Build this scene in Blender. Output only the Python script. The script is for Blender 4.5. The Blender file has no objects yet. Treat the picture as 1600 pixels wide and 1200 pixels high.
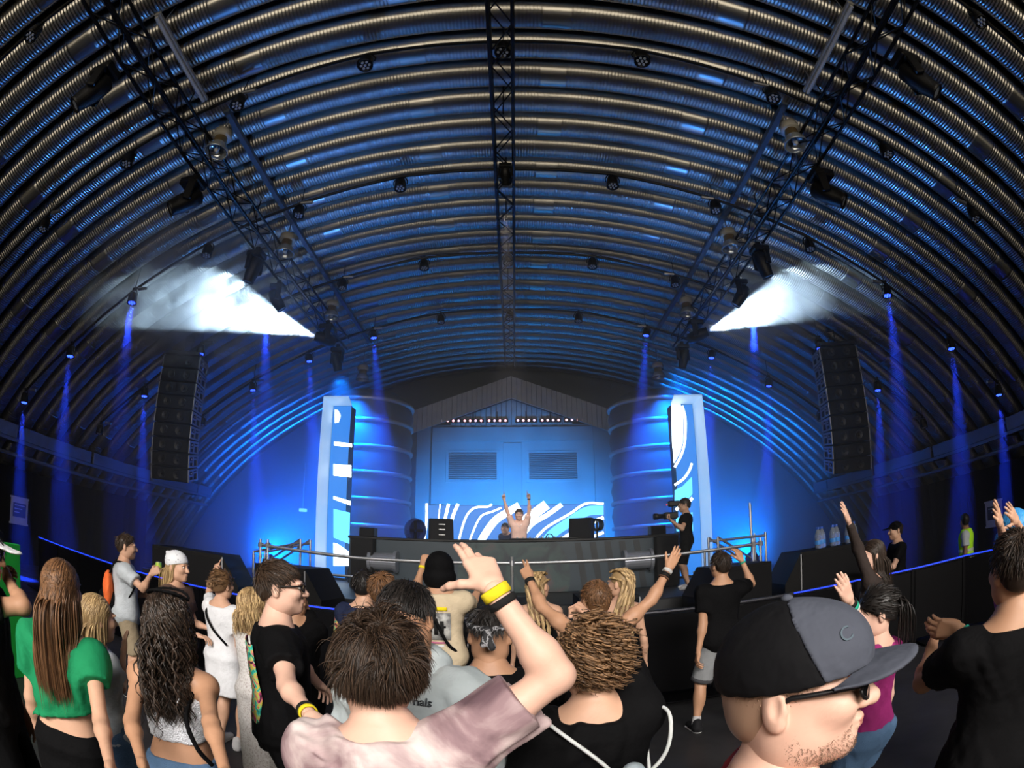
import bpy, math, random, zlib
import numpy as np
from mathutils import Matrix, Vector

scene = bpy.context.scene
COL = scene.collection
PI = math.pi

# ------------------------------------------------------------------ camera
CAM = np.array([0.11, 0.0, 1.85])
FPX = 834.3                                   # equisolid fisheye, focal length in pixels of the 1600x1200 frame
def cam_axes(yaw, pitch, roll):
    cy, sy, cp, sp = math.cos(yaw), math.sin(yaw), math.cos(pitch), math.sin(pitch)
    f = np.array([sy*cp, cy*cp, sp]); r = np.array([cy, -sy, 0.0]); u = np.cross(r, f)
    cr, sr = math.cos(roll), math.sin(roll)
    return np.array([cr*r+sr*u, -sr*r+cr*u, f])
CR = cam_axes(math.radians(-.23), math.radians(17.45), math.radians(-.395))
cd = bpy.data.cameras.new('camera'); cam = bpy.data.objects.new('camera', cd); COL.objects.link(cam)
cd.type = 'PANO'; cd.sensor_fit = 'HORIZONTAL'; cd.sensor_width = 36.0; cd.sensor_height = 27.0
cc = cd.cycles if hasattr(cd, 'cycles') and hasattr(cd.cycles, 'panorama_type') else cd
cc.panorama_type = 'FISHEYE_EQUISOLID'; cc.fisheye_lens = FPX*36/1600; cc.fisheye_fov = math.radians(175)
cd.clip_start = .02; cd.clip_end = 200
M = Matrix(((CR[0][0], CR[1][0], -CR[2][0], CAM[0]), (CR[0][1], CR[1][1], -CR[2][1], CAM[1]),
            (CR[0][2], CR[1][2], -CR[2][2], CAM[2]), (0, 0, 0, 1)))
cam.matrix_world = M
scene.camera = cam

def ray(x, y):
    u, v = x-800, 600-y; r = math.hypot(u, v)+1e-9; th = 2*math.asin(r/(2*FPX))
    return CR.T @ np.array([math.sin(th)*u/r, math.sin(th)*v/r, math.cos(th)])
def atY(x, y, Y): d = ray(x, y); return CAM+d*(Y-CAM[1])/d[1]
def atZ(x, y, Z): d = ray(x, y); return CAM+d*(Z-CAM[2])/d[2]
def atX(x, y, X): d = ray(x, y); return CAM+d*(X-CAM[0])/d[0]
def atD(x, y, D): return CAM+ray(x, y)*D
def px(p):
    c = CR @ (np.array(p)-CAM); d = np.linalg.norm(c); th = math.acos(max(-1, min(1, c[2]/d)))
    r = 2*FPX*math.sin(th/2); n = math.hypot(c[0], c[1])+1e-9
    return 800+r*c[0]/n, 600-r*c[1]/n

# ------------------------------------------------------------------ colour management, world, light
scene.view_settings.view_transform = 'Standard'; scene.view_settings.look = 'None'
scene.view_settings.gamma = 1.0; scene.view_settings.use_curve_mapping = False
scene.view_settings.exposure = 0.0
cy = scene.cycles
cy.max_bounces = 4; cy.diffuse_bounces = 2; cy.glossy_bounces = 2; cy.transmission_bounces = 3
cy.transparent_max_bounces = 6; cy.volume_bounces = 0; cy.sample_clamp_indirect = 3.0
cy.volume_step_rate = 2.5; cy.volume_max_steps = 48; cy.use_adaptive_sampling = True; cy.adaptive_threshold = .035; cy.adaptive_min_samples = 16
cy.caustics_reflective = False; cy.caustics_refractive = False

w = bpy.data.worlds.new('world'); scene.world = w; w.use_nodes = True
bg = w.node_tree.nodes['Background']; bg.inputs[0].default_value = (.55, .68, 1, 1); bg.inputs[1].default_value = .01

def area(name, loc, target, sx, sy, power, col):
    L = bpy.data.lights.new(name, 'AREA'); L.shape = 'RECTANGLE'; L.size = sx; L.size_y = sy; L.energy = power; L.color = col
    o = bpy.data.objects.new(name, L); COL.objects.link(o); o.location = loc
    o.rotation_euler = (Vector(target)-Vector(loc)).to_track_quat('-Z', 'Y').to_euler(); return o
def spot(name, loc, target, power, col, deg, blend=.3, r=.05):
    L = bpy.data.lights.new(name, 'SPOT'); L.energy = power; L.color = col; L.spot_size = math.radians(deg); L.spot_blend = blend
    L.shadow_soft_size = r
    o = bpy.data.objects.new(name, L); COL.objects.link(o); o.location = loc
    o.rotation_euler = (Vector(target)-Vector(loc)).to_track_quat('-Z', 'Y').to_euler(); return o
# daylight coming in through the wide open end of the shelter behind the crowd
dl = area('daylight_entrance', (.5, -7.7, 7.0), (-.2, 2.6, .9), 12.0, 2.4, 460, (1.0, .94, .88)); dl.data.spread = math.radians(62)
oe = area('daylight_open_end', (0, -7.9, 3.0), (0, 4, 9.5), 18.0, 4.5, 310, (1.0, .86, .66)); oe.data.spread = math.radians(120)

# ------------------------------------------------------------------ object helpers
def link(o, parent=None):
    COL.objects.link(o)
    if parent is not None: o.parent = parent
    return o
def tag(o, label=None, cat=None, group=None, kind=None):
    if label: o['label'] = label
    if cat: o['category'] = cat
    if group: o['group'] = group
    if kind: o['kind'] = kind
    return o
def empty(name, loc=(0, 0, 0), rz=0.0, label=None, cat=None, group=None):
    o = bpy.data.objects.new(name, None); o.empty_display_size = .1; COL.objects.link(o)
    o.location = loc; o.rotation_euler = (0, 0, rz); return tag(o, label, cat, group)
class MB:
    """collects shapes into one mesh"""
    def __init__(s): s.v = []; s.f = []; s.m = []; s.n = 0
    def add(s, v, f, mi=0):
        s.v.extend([tuple(map(float, p)) for p in v]); s.f.extend([tuple(i+s.n for i in q) for q in f]); s.m.extend([mi]*len(f)); s.n += len(v); return s
    def box(s, lo, hi, mi=0, bev=0.0, T=None):
        lo = np.array(lo, float); hi = np.array(hi, float)
        if bev <= 0:
            v = [(x, y, z) for x in (lo[0], hi[0]) for y in (lo[1], hi[1]) for z in (lo[2], hi[2])]
            f = [(0, 1, 3, 2), (4, 6, 7, 5), (0, 4, 5, 1), (2, 3, 7, 6), (0, 2, 6, 4), (1, 5, 7, 3)]
        else:
            c = (lo+hi)/2; e = (hi-lo)/2; v = []; ix = {}
            for sx in (-1, 1):
                for sy in (-1, 1):
                    for sz in (-1, 1):
                        for a in range(3):
                            sg = np.array([sx, sy, sz], float); q = c+sg*e
                            for b in range(3):
                                if b != a: q[b] -= sg[b]*bev
                            ix[(sx, sy, sz, a)] = len(v); v.append(tuple(q))
            f = []
            for a in range(3):
                b, d = [(1, 2), (2, 0), (0, 1)][a]
                for s_ in (-1, 1):
                    def key(p, q):
                        k = [0, 0, 0]; k[a] = s_; k[b] = p; k[d] = q; return (k[0], k[1], k[2], a)
                    q = [ix[key(-1, -1)], ix[key(1, -1)], ix[key(1, 1)], ix[key(-1, 1)]]
                    f.append(tuple(q if s_ > 0 else q[::-1]))
            for a in range(3):                       # edge strips along axis a
                b, d = [(1, 2), (2, 0), (0, 1)][a]
                for p in (-1, 1):
                    for q in (-1, 1):
                        def key(s_, ax):
                            k = [0, 0, 0]; k[a] = s_; k[b] = p; k[d] = q; return ix[(k[0], k[1], k[2], ax)]
                        qd = (key(-1, b), key(1, b), key(1, d), key(-1, d))
                        f.append(qd if p*q > 0 else qd[::-1])
            for sx in (-1, 1):
                for sy in (-1, 1):
                    for sz in (-1, 1):
                        t = tuple(ix[(sx, sy, sz, a)] for a in range(3))
                        f.append(t if sx*sy*sz > 0 else t[::-1])
        if T is not None: v = [tuple(T @ Vector(p)) for p in v]
        return s.add(v, f, mi)
    def tube(s, pts, r, n=8, mi=0, cap=True):
        P = np.array(pts, float); m = len(P); r = np.broadcast_to(np.array(r, float), (m,))
        tg = np.gradient(P, axis=0); tg /= np.linalg.norm(tg, axis=1)[:, None]+1e-12
        ref = np.array([0, 0, 1.0]) if abs(tg[0][2]) < .9 else np.array([1.0, 0, 0]); v = []
        for i in range(m):
            a = np.cross(tg[i], ref); a /= np.linalg.norm(a)+1e-12; b = np.cross(tg[i], a)
            for k in range(n):
                t = 2*PI*k/n; v.append(P[i]+r[i]*(math.cos(t)*a+math.sin(t)*b))
        f = [(i*n+k, i*n+(k+1) % n, (i+1)*n+(k+1) % n, (i+1)*n+k) for i in range(m-1) for k in range(n)]
        if cap: f += [tuple(range(n))[::-1], tuple((m-1)*n+k for k in range(n))]
        return s.add(v, f, mi)
    def lathe(s, prof, n=20, mi=0, o=(0, 0, 0), T=None):
        v = []; m = len(prof)
        for r, z in prof:
            for k in range(n):
                t = 2*PI*k/n; v.append((o[0]+r*math.cos(t), o[1]+r*math.sin(t), o[2]+z))
        f = [(i*n+k, i*n+(k+1) % n, (i+1)*n+(k+1) % n, (i+1)*n+k) for i in range(m-1) for k in range(n)]
        f += [tuple(range(n))[::-1], tuple((m-1)*n+k for k in range(n))]
        if T is not None: v = [tuple(T @ Vector(p)) for p in v]
        return s.add(v, f, mi)
    def prism(s, poly, y0, y1, mi=0):
        """polygon in x,z extruded along y"""
        n = len(poly); v = [(x, y0, z) for x, z in poly]+[(x, y1, z) for x, z in poly]
        f = [tuple(range(n)), tuple(range(n, 2*n))[::-1]]+[(i, i+n, (i+1) % n+n, (i+1) % n) for i in range(n)]
        return s.add(v, f, mi)
    def mesh(s, name, mats, smooth=False):
        me = bpy.data.meshes.new(name); me.from_pydata(s.v, [], s.f)
        for m in (mats if isinstance(mats, (list, tuple)) else [mats]): me.materials.append(m)
        me.polygons.foreach_set('material_index', s.m)
        if smooth: me.polygons.foreach_set('use_smooth', [True]*len(s.f))
        me.update(); return me
    def build(s, name, mats, parent=None, smooth=False):
        return link(bpy.data.objects.new(name, s.mesh(name, mats, smooth)), parent)
def inst(name, me, parent=None, loc=(0, 0, 0), rot=None, mat=None):
    o = bpy.data.objects.new(name, me)
    if mat is not None: o.matrix_local = mat
    else:
        o.location = loc
        if rot is not None: o.rotation_euler = rot
    return link(o, parent)
def copy_tree(o, parent=None):
    c = o.copy(); COL.objects.link(c)
    c.parent = parent
    for ch in list(o.children): copy_tree(ch, c)
    return c
def aim(a, b):
    """matrix taking +Z unit segment to a->b (length scaled)"""
    a = Vector(a); b = Vector(b); d = b-a
    return Matrix.Translation(a) @ d.to_track_quat('Z', 'Y').to_matrix().to_4x4() @ Matrix.Diagonal((1, 1, d.length, 1))

# ------------------------------------------------------------------ materials
MATS = {}
def mat(name, col, rough=.6, metal=0.0, var=.12, scale=6.0, bump=0.0, bscale=60.0, emit=None, es=0.0, spec=.5, sheen=0.0, sub=0.0, coord='Object'):
    if name in MATS: return MATS[name]
    m = bpy.data.materials.new(name); m.use_nodes = True; nt = m.node_tree; n = nt.nodes; p = n['Principled BSDF']
    tc = n.new('ShaderNodeTexCoord'); nz = n.new('ShaderNodeTexNoise'); nz.inputs['Scale'].default_value = scale; nz.inputs['Detail'].default_value = 3
    nt.links.new(tc.outputs[coord], nz.inputs['Vector'])
    mx = n.new('ShaderNodeMix'); mx.data_type = 'RGBA'
    c = np.array(col[:3], float); lo = np.clip(c*(1-var), 0, 1); hi = np.clip(c*(1+var), 0, 1)
    mx.inputs[6].default_value = (*lo, 1); mx.inputs[7].default_value = (*hi, 1)
    nt.links.new(nz.outputs['Fac'], mx.inputs[0]); nt.links.new(mx.outputs[2], p.inputs['Base Color'])
    p.inputs['Roughness'].default_value = rough; p.inputs['Metallic'].default_value = metal
    p.inputs['Specular IOR Level'].default_value = spec
    if sheen: p.inputs['Sheen Weight'].default_value = sheen
    if sub: p.inputs['Subsurface Weight'].default_value = sub; p.inputs['Subsurface Radius'].default_value = (.012, .004, .002)
    if bump:
        nb = n.new('ShaderNodeTexNoise'); nb.inputs['Scale'].default_value = bscale; nb.inputs['Detail'].default_value = 2
        nt.links.new(tc.outputs[coord], nb.inputs['Vector'])
        bp = n.new('ShaderNodeBump'); bp.inputs['Strength'].default_value = bump; bp.inputs['Distance'].default_value = .01
        nt.links.new(nb.outputs['Fac'], bp.inputs['Height']); nt.links.new(bp.outputs['Normal'], p.inputs['Normal'])
    if emit is not None: p.inputs['Emission Color'].default_value = (*emit, 1); p.inputs['Emission Strength'].default_value = es
    MATS[name] = m; return m
def ramp_mat(name, stops, rough=.8, scale=5.0, detail=4.0, dist=0.0, bump=0.0, bscale=60, tex='noise', metal=0.0, sheen=0.0):
    if name in MATS: return MATS[name]
    m = bpy.data.materials.new(name); m.use_nodes = True; nt = m.node_tree; n = nt.nodes; p = n['Principled BSDF']
    tc = n.new('ShaderNodeTexCoord'); t = n.new({'noise': 'ShaderNodeTexNoise', 'voronoi': 'ShaderNodeTexVoronoi', 'wave': 'ShaderNodeTexWave', 'checker': 'ShaderNodeTexChecker'}[tex])
    t.inputs['Scale'].default_value = scale
    if tex == 'noise': t.inputs['Detail'].default_value = detail; t.inputs['Distortion'].default_value = dist
    nt.links.new(tc.outputs['Object'], t.inputs['Vector'])
    r = n.new('ShaderNodeValToRGB'); e = r.color_ramp.elements
    while len(e) < len(stops): e.new(.5)
    for i, (pos, c) in enumerate(stops): e[i].position = pos; e[i].color = (*c, 1)
    nt.links.new(t.outputs[{'noise': 'Fac', 'voronoi': 'Distance', 'wave': 'Fac', 'checker': 'Fac'}[tex]], r.inputs[0]); nt.links.new(r.outputs[0], p.inputs['Base Color'])
    p.inputs['Roughness'].default_value = rough; p.inputs['Metallic'].default_value = metal
    if sheen: p.inputs['Sheen Weight'].default_value = sheen
    if bump:
        nb = n.new('ShaderNodeTexNoise'); nb.inputs['Scale'].default_value = bscale
        nt.links.new(tc.outputs['Object'], nb.inputs['Vector'])
        bp = n.new('ShaderNodeBump'); bp.inputs['Strength'].default_value = bump; bp.inputs['Distance'].default_value = .01
        nt.links.new(nb.outputs['Fac'], bp.inputs['Height']); nt.links.new(bp.outputs['Normal'], p.inputs['Normal'])
    MATS[name] = m; return m
GALV = mat('galvanised_steel', (.44, .43, .40), rough=.31, metal=.95, var=.25, scale=2.5, bump=.12, bscale=25)
BLACKM = mat('black_painted_metal', (.006, .006, .007), rough=.42, spec=.3)
BLACKR = mat('black_rough_plastic', (.0045, .0045, .005), rough=.6, bump=.15, bscale=220, spec=.18)
GRILL = mat('speaker_grille', (.006, .006, .007), rough=.6, spec=.15, bump=.3, bscale=320)
ALU = mat('aluminium_tube', (.55, .56, .58), rough=.32, metal=.9)
GREYM = mat('grey_metal', (.32, .33, .35), rough=.4, metal=.7)
WHITEP = mat('white_plastic', (.75, .75, .73), rough=.4)
DARKWALL = mat('dark_drape', (.005, .005, .006), rough=.9, spec=.1, var=.4, scale=1.2, bump=.2, bscale=6)
BLUELED = mat('blue_led_lens', (.05, .1, .9), emit=(.02, .055, 1.0), es=7)
OFFLED = mat('unlit_led_lens', (.35, .4, .5), rough=.1)
WHITELED = mat('white_beam_lens', (1, 1, 1), emit=(.85, .95, 1.0), es=40)

# ================================================================== STRUCTURE
RIN, ZC = 16.45, -7.95                              # inner radius and centre height of the arch
Y0, Y1 = -8.2, 20.0
# concrete floor
def floor_mat():
    m = bpy.data.materials.new('worn_concrete'); m.use_nodes = True; nt = m.node_tree; n = nt.nodes; p = n['Principled BSDF']
    tc = n.new('ShaderNodeTexCoord'); a = n.new('ShaderNodeTexNoise'); a.inputs['Scale'].default_value = .8; a.inputs['Detail'].default_value = 8
    r = n.new('ShaderNodeValToRGB'); r.color_ramp.elements[0].position = .3; r.color_ramp.elements[0].color = (.009, .009, .011, 1)
    r.color_ramp.elements[1].position = .75; r.color_ramp.elements[1].color = (.034, .033, .034, 1)
    nt.links.new(tc.outputs['Object'], a.inputs['Vector']); nt.links.new(a.outputs['Fac'], r.inputs[0]); nt.links.new(r.outputs[0], p.inputs['Base Color'])
    b = n.new('ShaderNodeTexNoise'); b.inputs['Scale'].default_value = 3; r2 = n.new('ShaderNodeMapRange'); r2.inputs[3].default_value = .3; r2.inputs[4].default_value = .7
    nt.links.new(tc.outputs['Object'], b.inputs['Vector']); nt.links.new(b.outputs['Fac'], r2.inputs[0]); nt.links.new(r2.outputs[0], p.inputs['Roughness'])
    bp = n.new('ShaderNodeBump'); bp.inputs['Strength'].default_value = .12; nt.links.new(a.outputs['Fac'], bp.inputs['Height']); nt.links.new(bp.outputs['Normal'], p.inputs['Normal'])
    return m
tag(MB().box((-14.6, Y0, -.2), (14.6, Y1, 0)).build('floor', floor_mat()), kind='structure')
# outer shell behind the ribs
m = MB(); n = 48; amax = math.acos(-ZC/ (RIN+.4)); pts = []
for i in range(n+1):
    a = -amax+2*amax*i/n
    pts.append(((RIN+.42)*math.sin(a), ZC+(RIN+.42)*math.cos(a)))
v = [(x, y, z) for (x, z) in pts for y in (Y0, Y1)]
m.add(v, [(2*i, 2*i+1, 2*i+3, 2*i+2) for i in range(n)])
ceiling = tag(m.build('ceiling', GALV), kind='structure')
# corrugated arch ribs: two meshes (seams staggered), each rib an object
def rib_mesh(seams, name):
    amx = math.acos((.9-ZC)/RIN); pitch = .052
    prof = [(-.5, .30), (-.47, .27), (-.43, .19), (-.37, .105), (-.29, .045), (-.18, .012), (0, 0), (.18, .012), (.29, .045), (.37, .105), (.43, .19), (.47, .27), (.5, .30)]
    prof = np.array(prof); S = 2*amx*RIN; na = int(S/pitch)*4; s = np.linspace(-S/2, S/2, na+1)
    amp = np.full(na+1, .0075)
    for c in seams: amp[np.abs(s-c) < .2] = 0
    ph = (amp*np.cos(2*PI*s/pitch)); flat = np.where(amp == 0, -.012, 0)
    ang = s/RIN
    rad = RIN+prof[None, :, 1]+(ph+flat)[:, None]*np.clip(1-prof[None, :, 1]/.25, .15, 1)
    v = np.stack([np.sin(ang)[:, None]*rad, np.broadcast_to(prof[None, :, 0]*.6, rad.shape), ZC+np.cos(ang)[:, None]*rad], 2).reshape(-1, 3)
    k = len(prof); i = np.arange(na)[:, None]; j = np.arange(k-1)[None, :]
    q = np.stack([i*k+j, i*k+j+1, (i+1)*k+j+1, (i+1)*k+j], 2).reshape(-1, 4)
    return np_mesh(name, v, q, GALV, True)
def np_mesh(name, v, q, mats, smooth=True, tone=None):
    me = bpy.data.meshes.new(name); v = np.asarray(v, np.float32); q = np.asarray(q, np.int32); nf, k = q.shape
    me.vertices.add(len(v)); me.vertices.foreach_set('co', v.ravel())
    me.loops.add(nf*k); me.loops.foreach_set('vertex_index', q.ravel())
    me.polygons.add(nf); me.polygons.foreach_set('loop_start', np.arange(0, nf*k, k, dtype=np.int32))
    me.polygons.foreach_set('use_smooth', np.full(nf, smooth))
    for mm in (mats if isinstance(mats, (list, tuple)) else [mats]): me.materials.append(mm)
    if tone is not None:
        at = me.attributes.new('tone', 'FLOAT', 'POINT'); at.data.foreach_set('value', np.asarray(tone, np.float32))
    me.update(calc_edges=True); return me
ribA = rib_mesh([.75+4.5*k for k in range(-4, 5)], 'rib_a'); ribB = rib_mesh([-1.35+4.5*k for k in range(-3, 5)], 'rib_b')
RIB0 = atZ(850, 125, 8.5)[1]                       # a rib's crown seen straight above
ys = []
k = -40
while k < 60:
    y = RIB0+.6*k
    if Y0+.3 < y < Y1-.2: ys.append((k, y))
    k += 1
for k, y in ys:
    inst('rib_panel', ribA if k % 2 == 0 else ribB, ceiling, (0, y, 0))

# side walls (black drape below the ledge) and the ledges
for s, nm in ((-1, 'wall_left'), (1, 'wall_right')):
    m = MB(); ysg = np.arange(Y0, 15.0, .35); top = 2.45
    v = []
    for i, y in enumerate(ysg):
        dx = .05*math.sin(i*2.4)+.03*math.sin(i*.9)
        v += [(s*(12.35+dx), y, 0), (s*(12.3+dx*.5), y, top)]
    f = [(2*i, 2*i+2, 2*i+3, 2*i+1) for i in range(len(ysg)-1)]
    m.add(v, f); tag(m.build(nm, DARKWALL), kind='structure')
LEDGE = mat('ledge_steel', (.16, .18, .21), rough=.5, metal=.4)
for s, nm in ((-1, 'trim_1'), (1, 'trim_2')):
    root = tag(MB().box((min(s*11.55, s*11.75), 2, 3.02), (max(s*11.55, s*11.75), 18, 3.10)).build(nm, LEDGE), kind='structure')
    y = 2.0
    while y < 17.9:
        MB().box((min(s*11.50, s*11.58), y+.03, 3.10), (max(s*11.50, s*11.58), min(y+2.95, 18)-.03, 3.42), bev=.01).build('ledge_panel', LEDGE, root)
        MB().box((min(s*11.56, s*12.2), y, 3.0), (max(s*11.56, s*12.2), y+.06, 3.30)).build('bracket', BLACKM, root)
        y += 3.0
    MB().tube([(s*11.7, 2, 2.72), (s*11.7, 18, 2.72)], .05).build('conduit', LEDGE, root)

# end wall with the gabled door surround
CONC = mat('painted_concrete', (.40, .42, .44), rough=.8, var=.25, scale=1.5, bump=.1, bscale=8)
CONCD = mat('dark_paint_and_shade', (.10, .11, .12), rough=.85)
CLAD = mat('ribbed_cladding', (.62, .61, .60), rough=.55, metal=.1, var=.2, scale=3)
m = MB(); n = 40; a1 = math.acos(-ZC/(RIN+.4)); poly = [((RIN+.4)*math.sin(-a1+2*a1*i/n), ZC+(RIN+.4)*math.cos(-a1+2*a1*i/n)) for i in range(n+1)]
m.prism(poly, Y1-.02, Y1+.2); wall_back = tag(m.build('wall_back', CONCD), kind='structure')
YB = 18.6
def P(x, y, Y=YB): q = atY(x, y, Y); return q
# gable roof fascia: boards of corrugated cladding, each a piece
gab = empty('gable_canopy', (0, YB, 0), label='grey ribbed gable canopy above the lit louvred wall', cat='canopy')
def loc(o): return o
L0, Lp, LR = P(640, 648), P(800, 588), P(962, 645)
hl = P(800, 588)[2]-P(800, 622)[2]
N = 26
lx0, lx1 = -3.95, 4.0
zr = lambda x: Lp[2]-.355*abs(x)*1.02
bm = MB().box((-.075, -.03, 0), (.075, .03, 1)).mesh('fascia_board', CLAD)
nb = 44
for i in range(nb):
    x = lx0+(lx1-lx0)*(i+.5)/nb; z1 = zr(x); h = hl
    o = MB().prism([(x-.083, zr(x-.083)-h), (x+.083, zr(x+.083)-h), (x+.083, zr(x+.083)), (x-.083, zr(x-.083))], -.02-.025*(i % 2), .05).build('fascia_board', CLAD, gab)
MB().prism([(lx0, zr(lx0)-.02), (0, Lp[2]-.02), (lx1, zr(lx1)-.02), (lx1, zr(lx1)-.2), (0, Lp[2]-.2), (lx0, zr(lx0)-.2)], .05, 1.35).build('roof_slab', CONCD, gab)
# inner gable infill boards
for i in range(24):
    x = -2.3+4.6*(i+.5)/24
    zt = zr(x)-hl+.1
    MB().prism([(x-.085, 5.95), (x+.085, 5.95), (x+.085, zr(x+.085)-hl+.2), (x-.085, zr(x-.085)-hl+.2)], .9+.02*(i % 2), 1.0).build('infill_board', CLAD, gab)
# row of small stage lamps under the gable
PINK = mat('pink_lamp_lens', (1, .6, .6), emit=(1.0, .45, .5), es=3.5)
PW = mat('pale_lamp_lens', (1, .8, .85), emit=(.9, .6, .85), es=2.2)
zl = atY(800, 657, YB+.75)[2]
for g in range(6):
    x0 = [692, 727, 765, 810, 848, 886][g]
    xa, xb = atY(x0-5, 657, YB+.75)[0], atY(x0+29, 657, YB+.75)[0]
    r = empty('blinder_bar', ((xa+xb)/2, YB+.75, zl), label='small four lamp bar under the gable, %s from the left' % ['first', 'second', 'third', 'fourth', 'fifth', 'sixth'][g], cat='stage light', group='lamp bars under the gable')
    w_ = (xb-xa)/2
    MB().box((-w_, 0, -.07), (w_, .1, .07), bev=.01).build('housing', BLACKM, r)
    MB().box((-.02, .02, .07), (.02, .06, .35)).build('bracket', BLACKM, r)
    for i in range(4):
        lz = MB(); lz.lathe([(.0, 0), (.045, .01), (.05, .03)], 10, T=Matrix.Translation((-w_+2*w_*(i+.5)/4, -.02, 0)) @ Matrix.Rotation(-PI/2, 4, 'X'))
        lz.build('lens', PINK if (g+i) % 3 else PW, r)
# louvred door wall under the gable
dw = empty('louvred_door_wall', (0, YB+.9, 0), label='pale louvred steel door wall behind the stage', cat='wall panel')
def pbox(name, x0, y0, x1, y1, d0, d1, mt, parent, bev=.01):
    a = atY(x0, y1, YB+.9); b = atY(x1, y0, YB+.9)
    return MB().box((a[0], d0, a[2]), (b[0], d1, b[2]), bev=bev).build(name, mt, parent)
pbox('panel', 672, 662, 932, 860, 0, .1, CONC, dw)
pbox('post', 649, 664, 674, 880, -.18, .1, CONC, dw); pbox('post', 932, 662, 958, 880, -.18, .1, CONC, dw)
pbox('header', 676, 666, 930, 690, -.08, 0, CONC, dw); pbox('mullion', 787, 692, 815, 860, -.05, 0, CONC, dw)
for (x0, x1) in ((696, 781), (822, 906)):
    fr = pbox('louvre_frame', x0, 703, x1, 754, -.03, 0, CONC, dw); pbox('louvre_shade_sheet', x0+5, 707, x1-5, 750, -.034, -.03, CONCD, fr, 0)  # dark sheet stands in for the shade between the slats
    a = atY(x0+5, 750, YB+.9); b = atY(x1-5, 707, YB+.9); nl = 14
    for i in range(nl):
        z = a[2]+(b[2]-a[2])*(i+.5)/nl; hh = (b[2]-a[2])/nl*.30
        MB().add([(a[0], -.035, z+hh), (b[0], -.035, z+hh), (b[0], -.10, z-hh), (a[0], -.10, z-hh), (a[0], -.03, z+hh-.015), (b[0], -.03, z+hh-.015), (b[0], -.095, z-hh-.015), (a[0], -.095, z-hh-.015)],
                 [(0, 3, 2, 1), (4, 5, 6, 7), (3, 7, 6, 2), (0, 1, 5, 4)]).build('louvre_slat', CONC, fr)

# stage deck
DECK = mat('stage_deck', (.015, .016, .018), rough=.5)
deck = tag(MB().box((-6.6, 7.9, 0), (6.6, 18.2, .95), bev=.02).build('stage_deck', DECK), 'black raised stage deck carrying the booth and screens', 'stage')

# wall posters
for s, (x0, y0, x1, y1), lab in ((-1, (19, 779, 41, 818), 'small white notice pinned on the dark left wall'), (1, (1544, 779, 1562, 825), 'small white notice hanging on the dark right wall')):
    a = atX(x0, y1, s*11.9); b = atX(x1, y0, s*11.9); ya, yb = sorted((a[1], b[1])); X = s*11.9
    r = empty('wall_notice', (X, (ya+yb)/2, (a[2]+b[2])/2), label=lab, cat='notice', group='notices on the side walls')
    hy, hz = max((yb-ya)/2, .32), abs(b[2]-a[2])/2
    paper = mat('notice_paper', (.55, .55, .58), rough=.8); ink = mat('notice_ink', (.05, .05, .07), rough=.8)
    MB().box((-.01, -hy, -hz), (.01, hy, hz)).build('sheet', paper, r)
    MB().box((min(-s*.012, -s*.018), -hy*.75, -hz*.45), (max(-s*.012, -s*.018), hy*.75, hz*.55)).build('print_block', ink, r)
    for q in range(3):
        MB().box((min(-s*.012, -s*.02), -hy*.6, hz*(.35-.25*q)), (max(-s*.012, -s*.02), hy*(.6-.3*q), hz*(.42-.25*q))).build('print_line', paper, r)
    for z in (-hz*.93, hz*.93): MB().box((-.02, -hy*1.08, z-.02), (.02, hy*1.08, z+.02)).build('batten', paper, r)
# support the notices with short brackets down to the drape: built as a thin board behind
GREENM = mat('bright_green_sheet', (.01, .42, .05), rough=.6)
a = atX(2, 965, -4.6); b = atX(28, 850, -4.6)
gs = tag(MB().box((-4.6, min(a[1], b[1])-.5, 0), (-4.55, max(a[1], b[1]), b[2]), bev=.005).build('green_board', GREENM), 'bright green upright board at the far left edge', 'board')

# ================================================================== RIGGING
ORD = ['first', 'second', 'third', 'fourth', 'fifth', 'sixth', 'seventh', 'eighth']
unit_brace = MB().tube([(0, 0, 0), (0, 0, 1)], .011, 6).mesh('brace', BLACKM)
def truss(x, z, ya, yb, w, h, lab, step=.5):
    r = empty('lighting_truss', (x, ya, z), label=lab, cat='truss', group='longitudinal lighting trusses')
    L = yb-ya
    for sx in (-1, 1):
        for sz in (-1, 1):
            MB().tube([(sx*w/2, 0, sz*h/2), (sx*w/2, L, sz*h/2)], .026, 8).build('chord', BLACKM, r)
    n = int(L/step)
    for i in range(n):
        y0, y1 = i*step, (i+1)*step
        s = 1 if i % 2 else -1
        for (a, b) in (((-s*w/2, y0, -h/2), (s*w/2, y1, -h/2)), ((s*w/2, y0, h/2), (-s*w/2, y1, h/2)),
                       ((-w/2, y0, -s*h/2), (-w/2, y1, s*h/2)), ((w/2, y0, s*h/2), (w/2, y1, -s*h/2))):
            inst('brace', unit_brace, r, mat=aim(a, b))
    for y in np.arange(1.0, L, 3.0):
        zt = ZC+math.sqrt(RIN**2-x*x)-z+.25
        MB().tube([(0, y, h/2), (0, y, zt)], .012, 6).build('hanger_rod', BLACKM, r)
    return r
truss(-4.65, 7.2, .3, 13.2, .34, .34, 'left black box truss running under the arch towards the stage')
truss(4.65, 7.2, .3, 13.2, .34, .34, 'right black box truss running under the arch towards the stage')
truss(-.02, 7.85, 1.8, 16.6, .30, .34, 'middle black box truss running along the crown of the arch')

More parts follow.
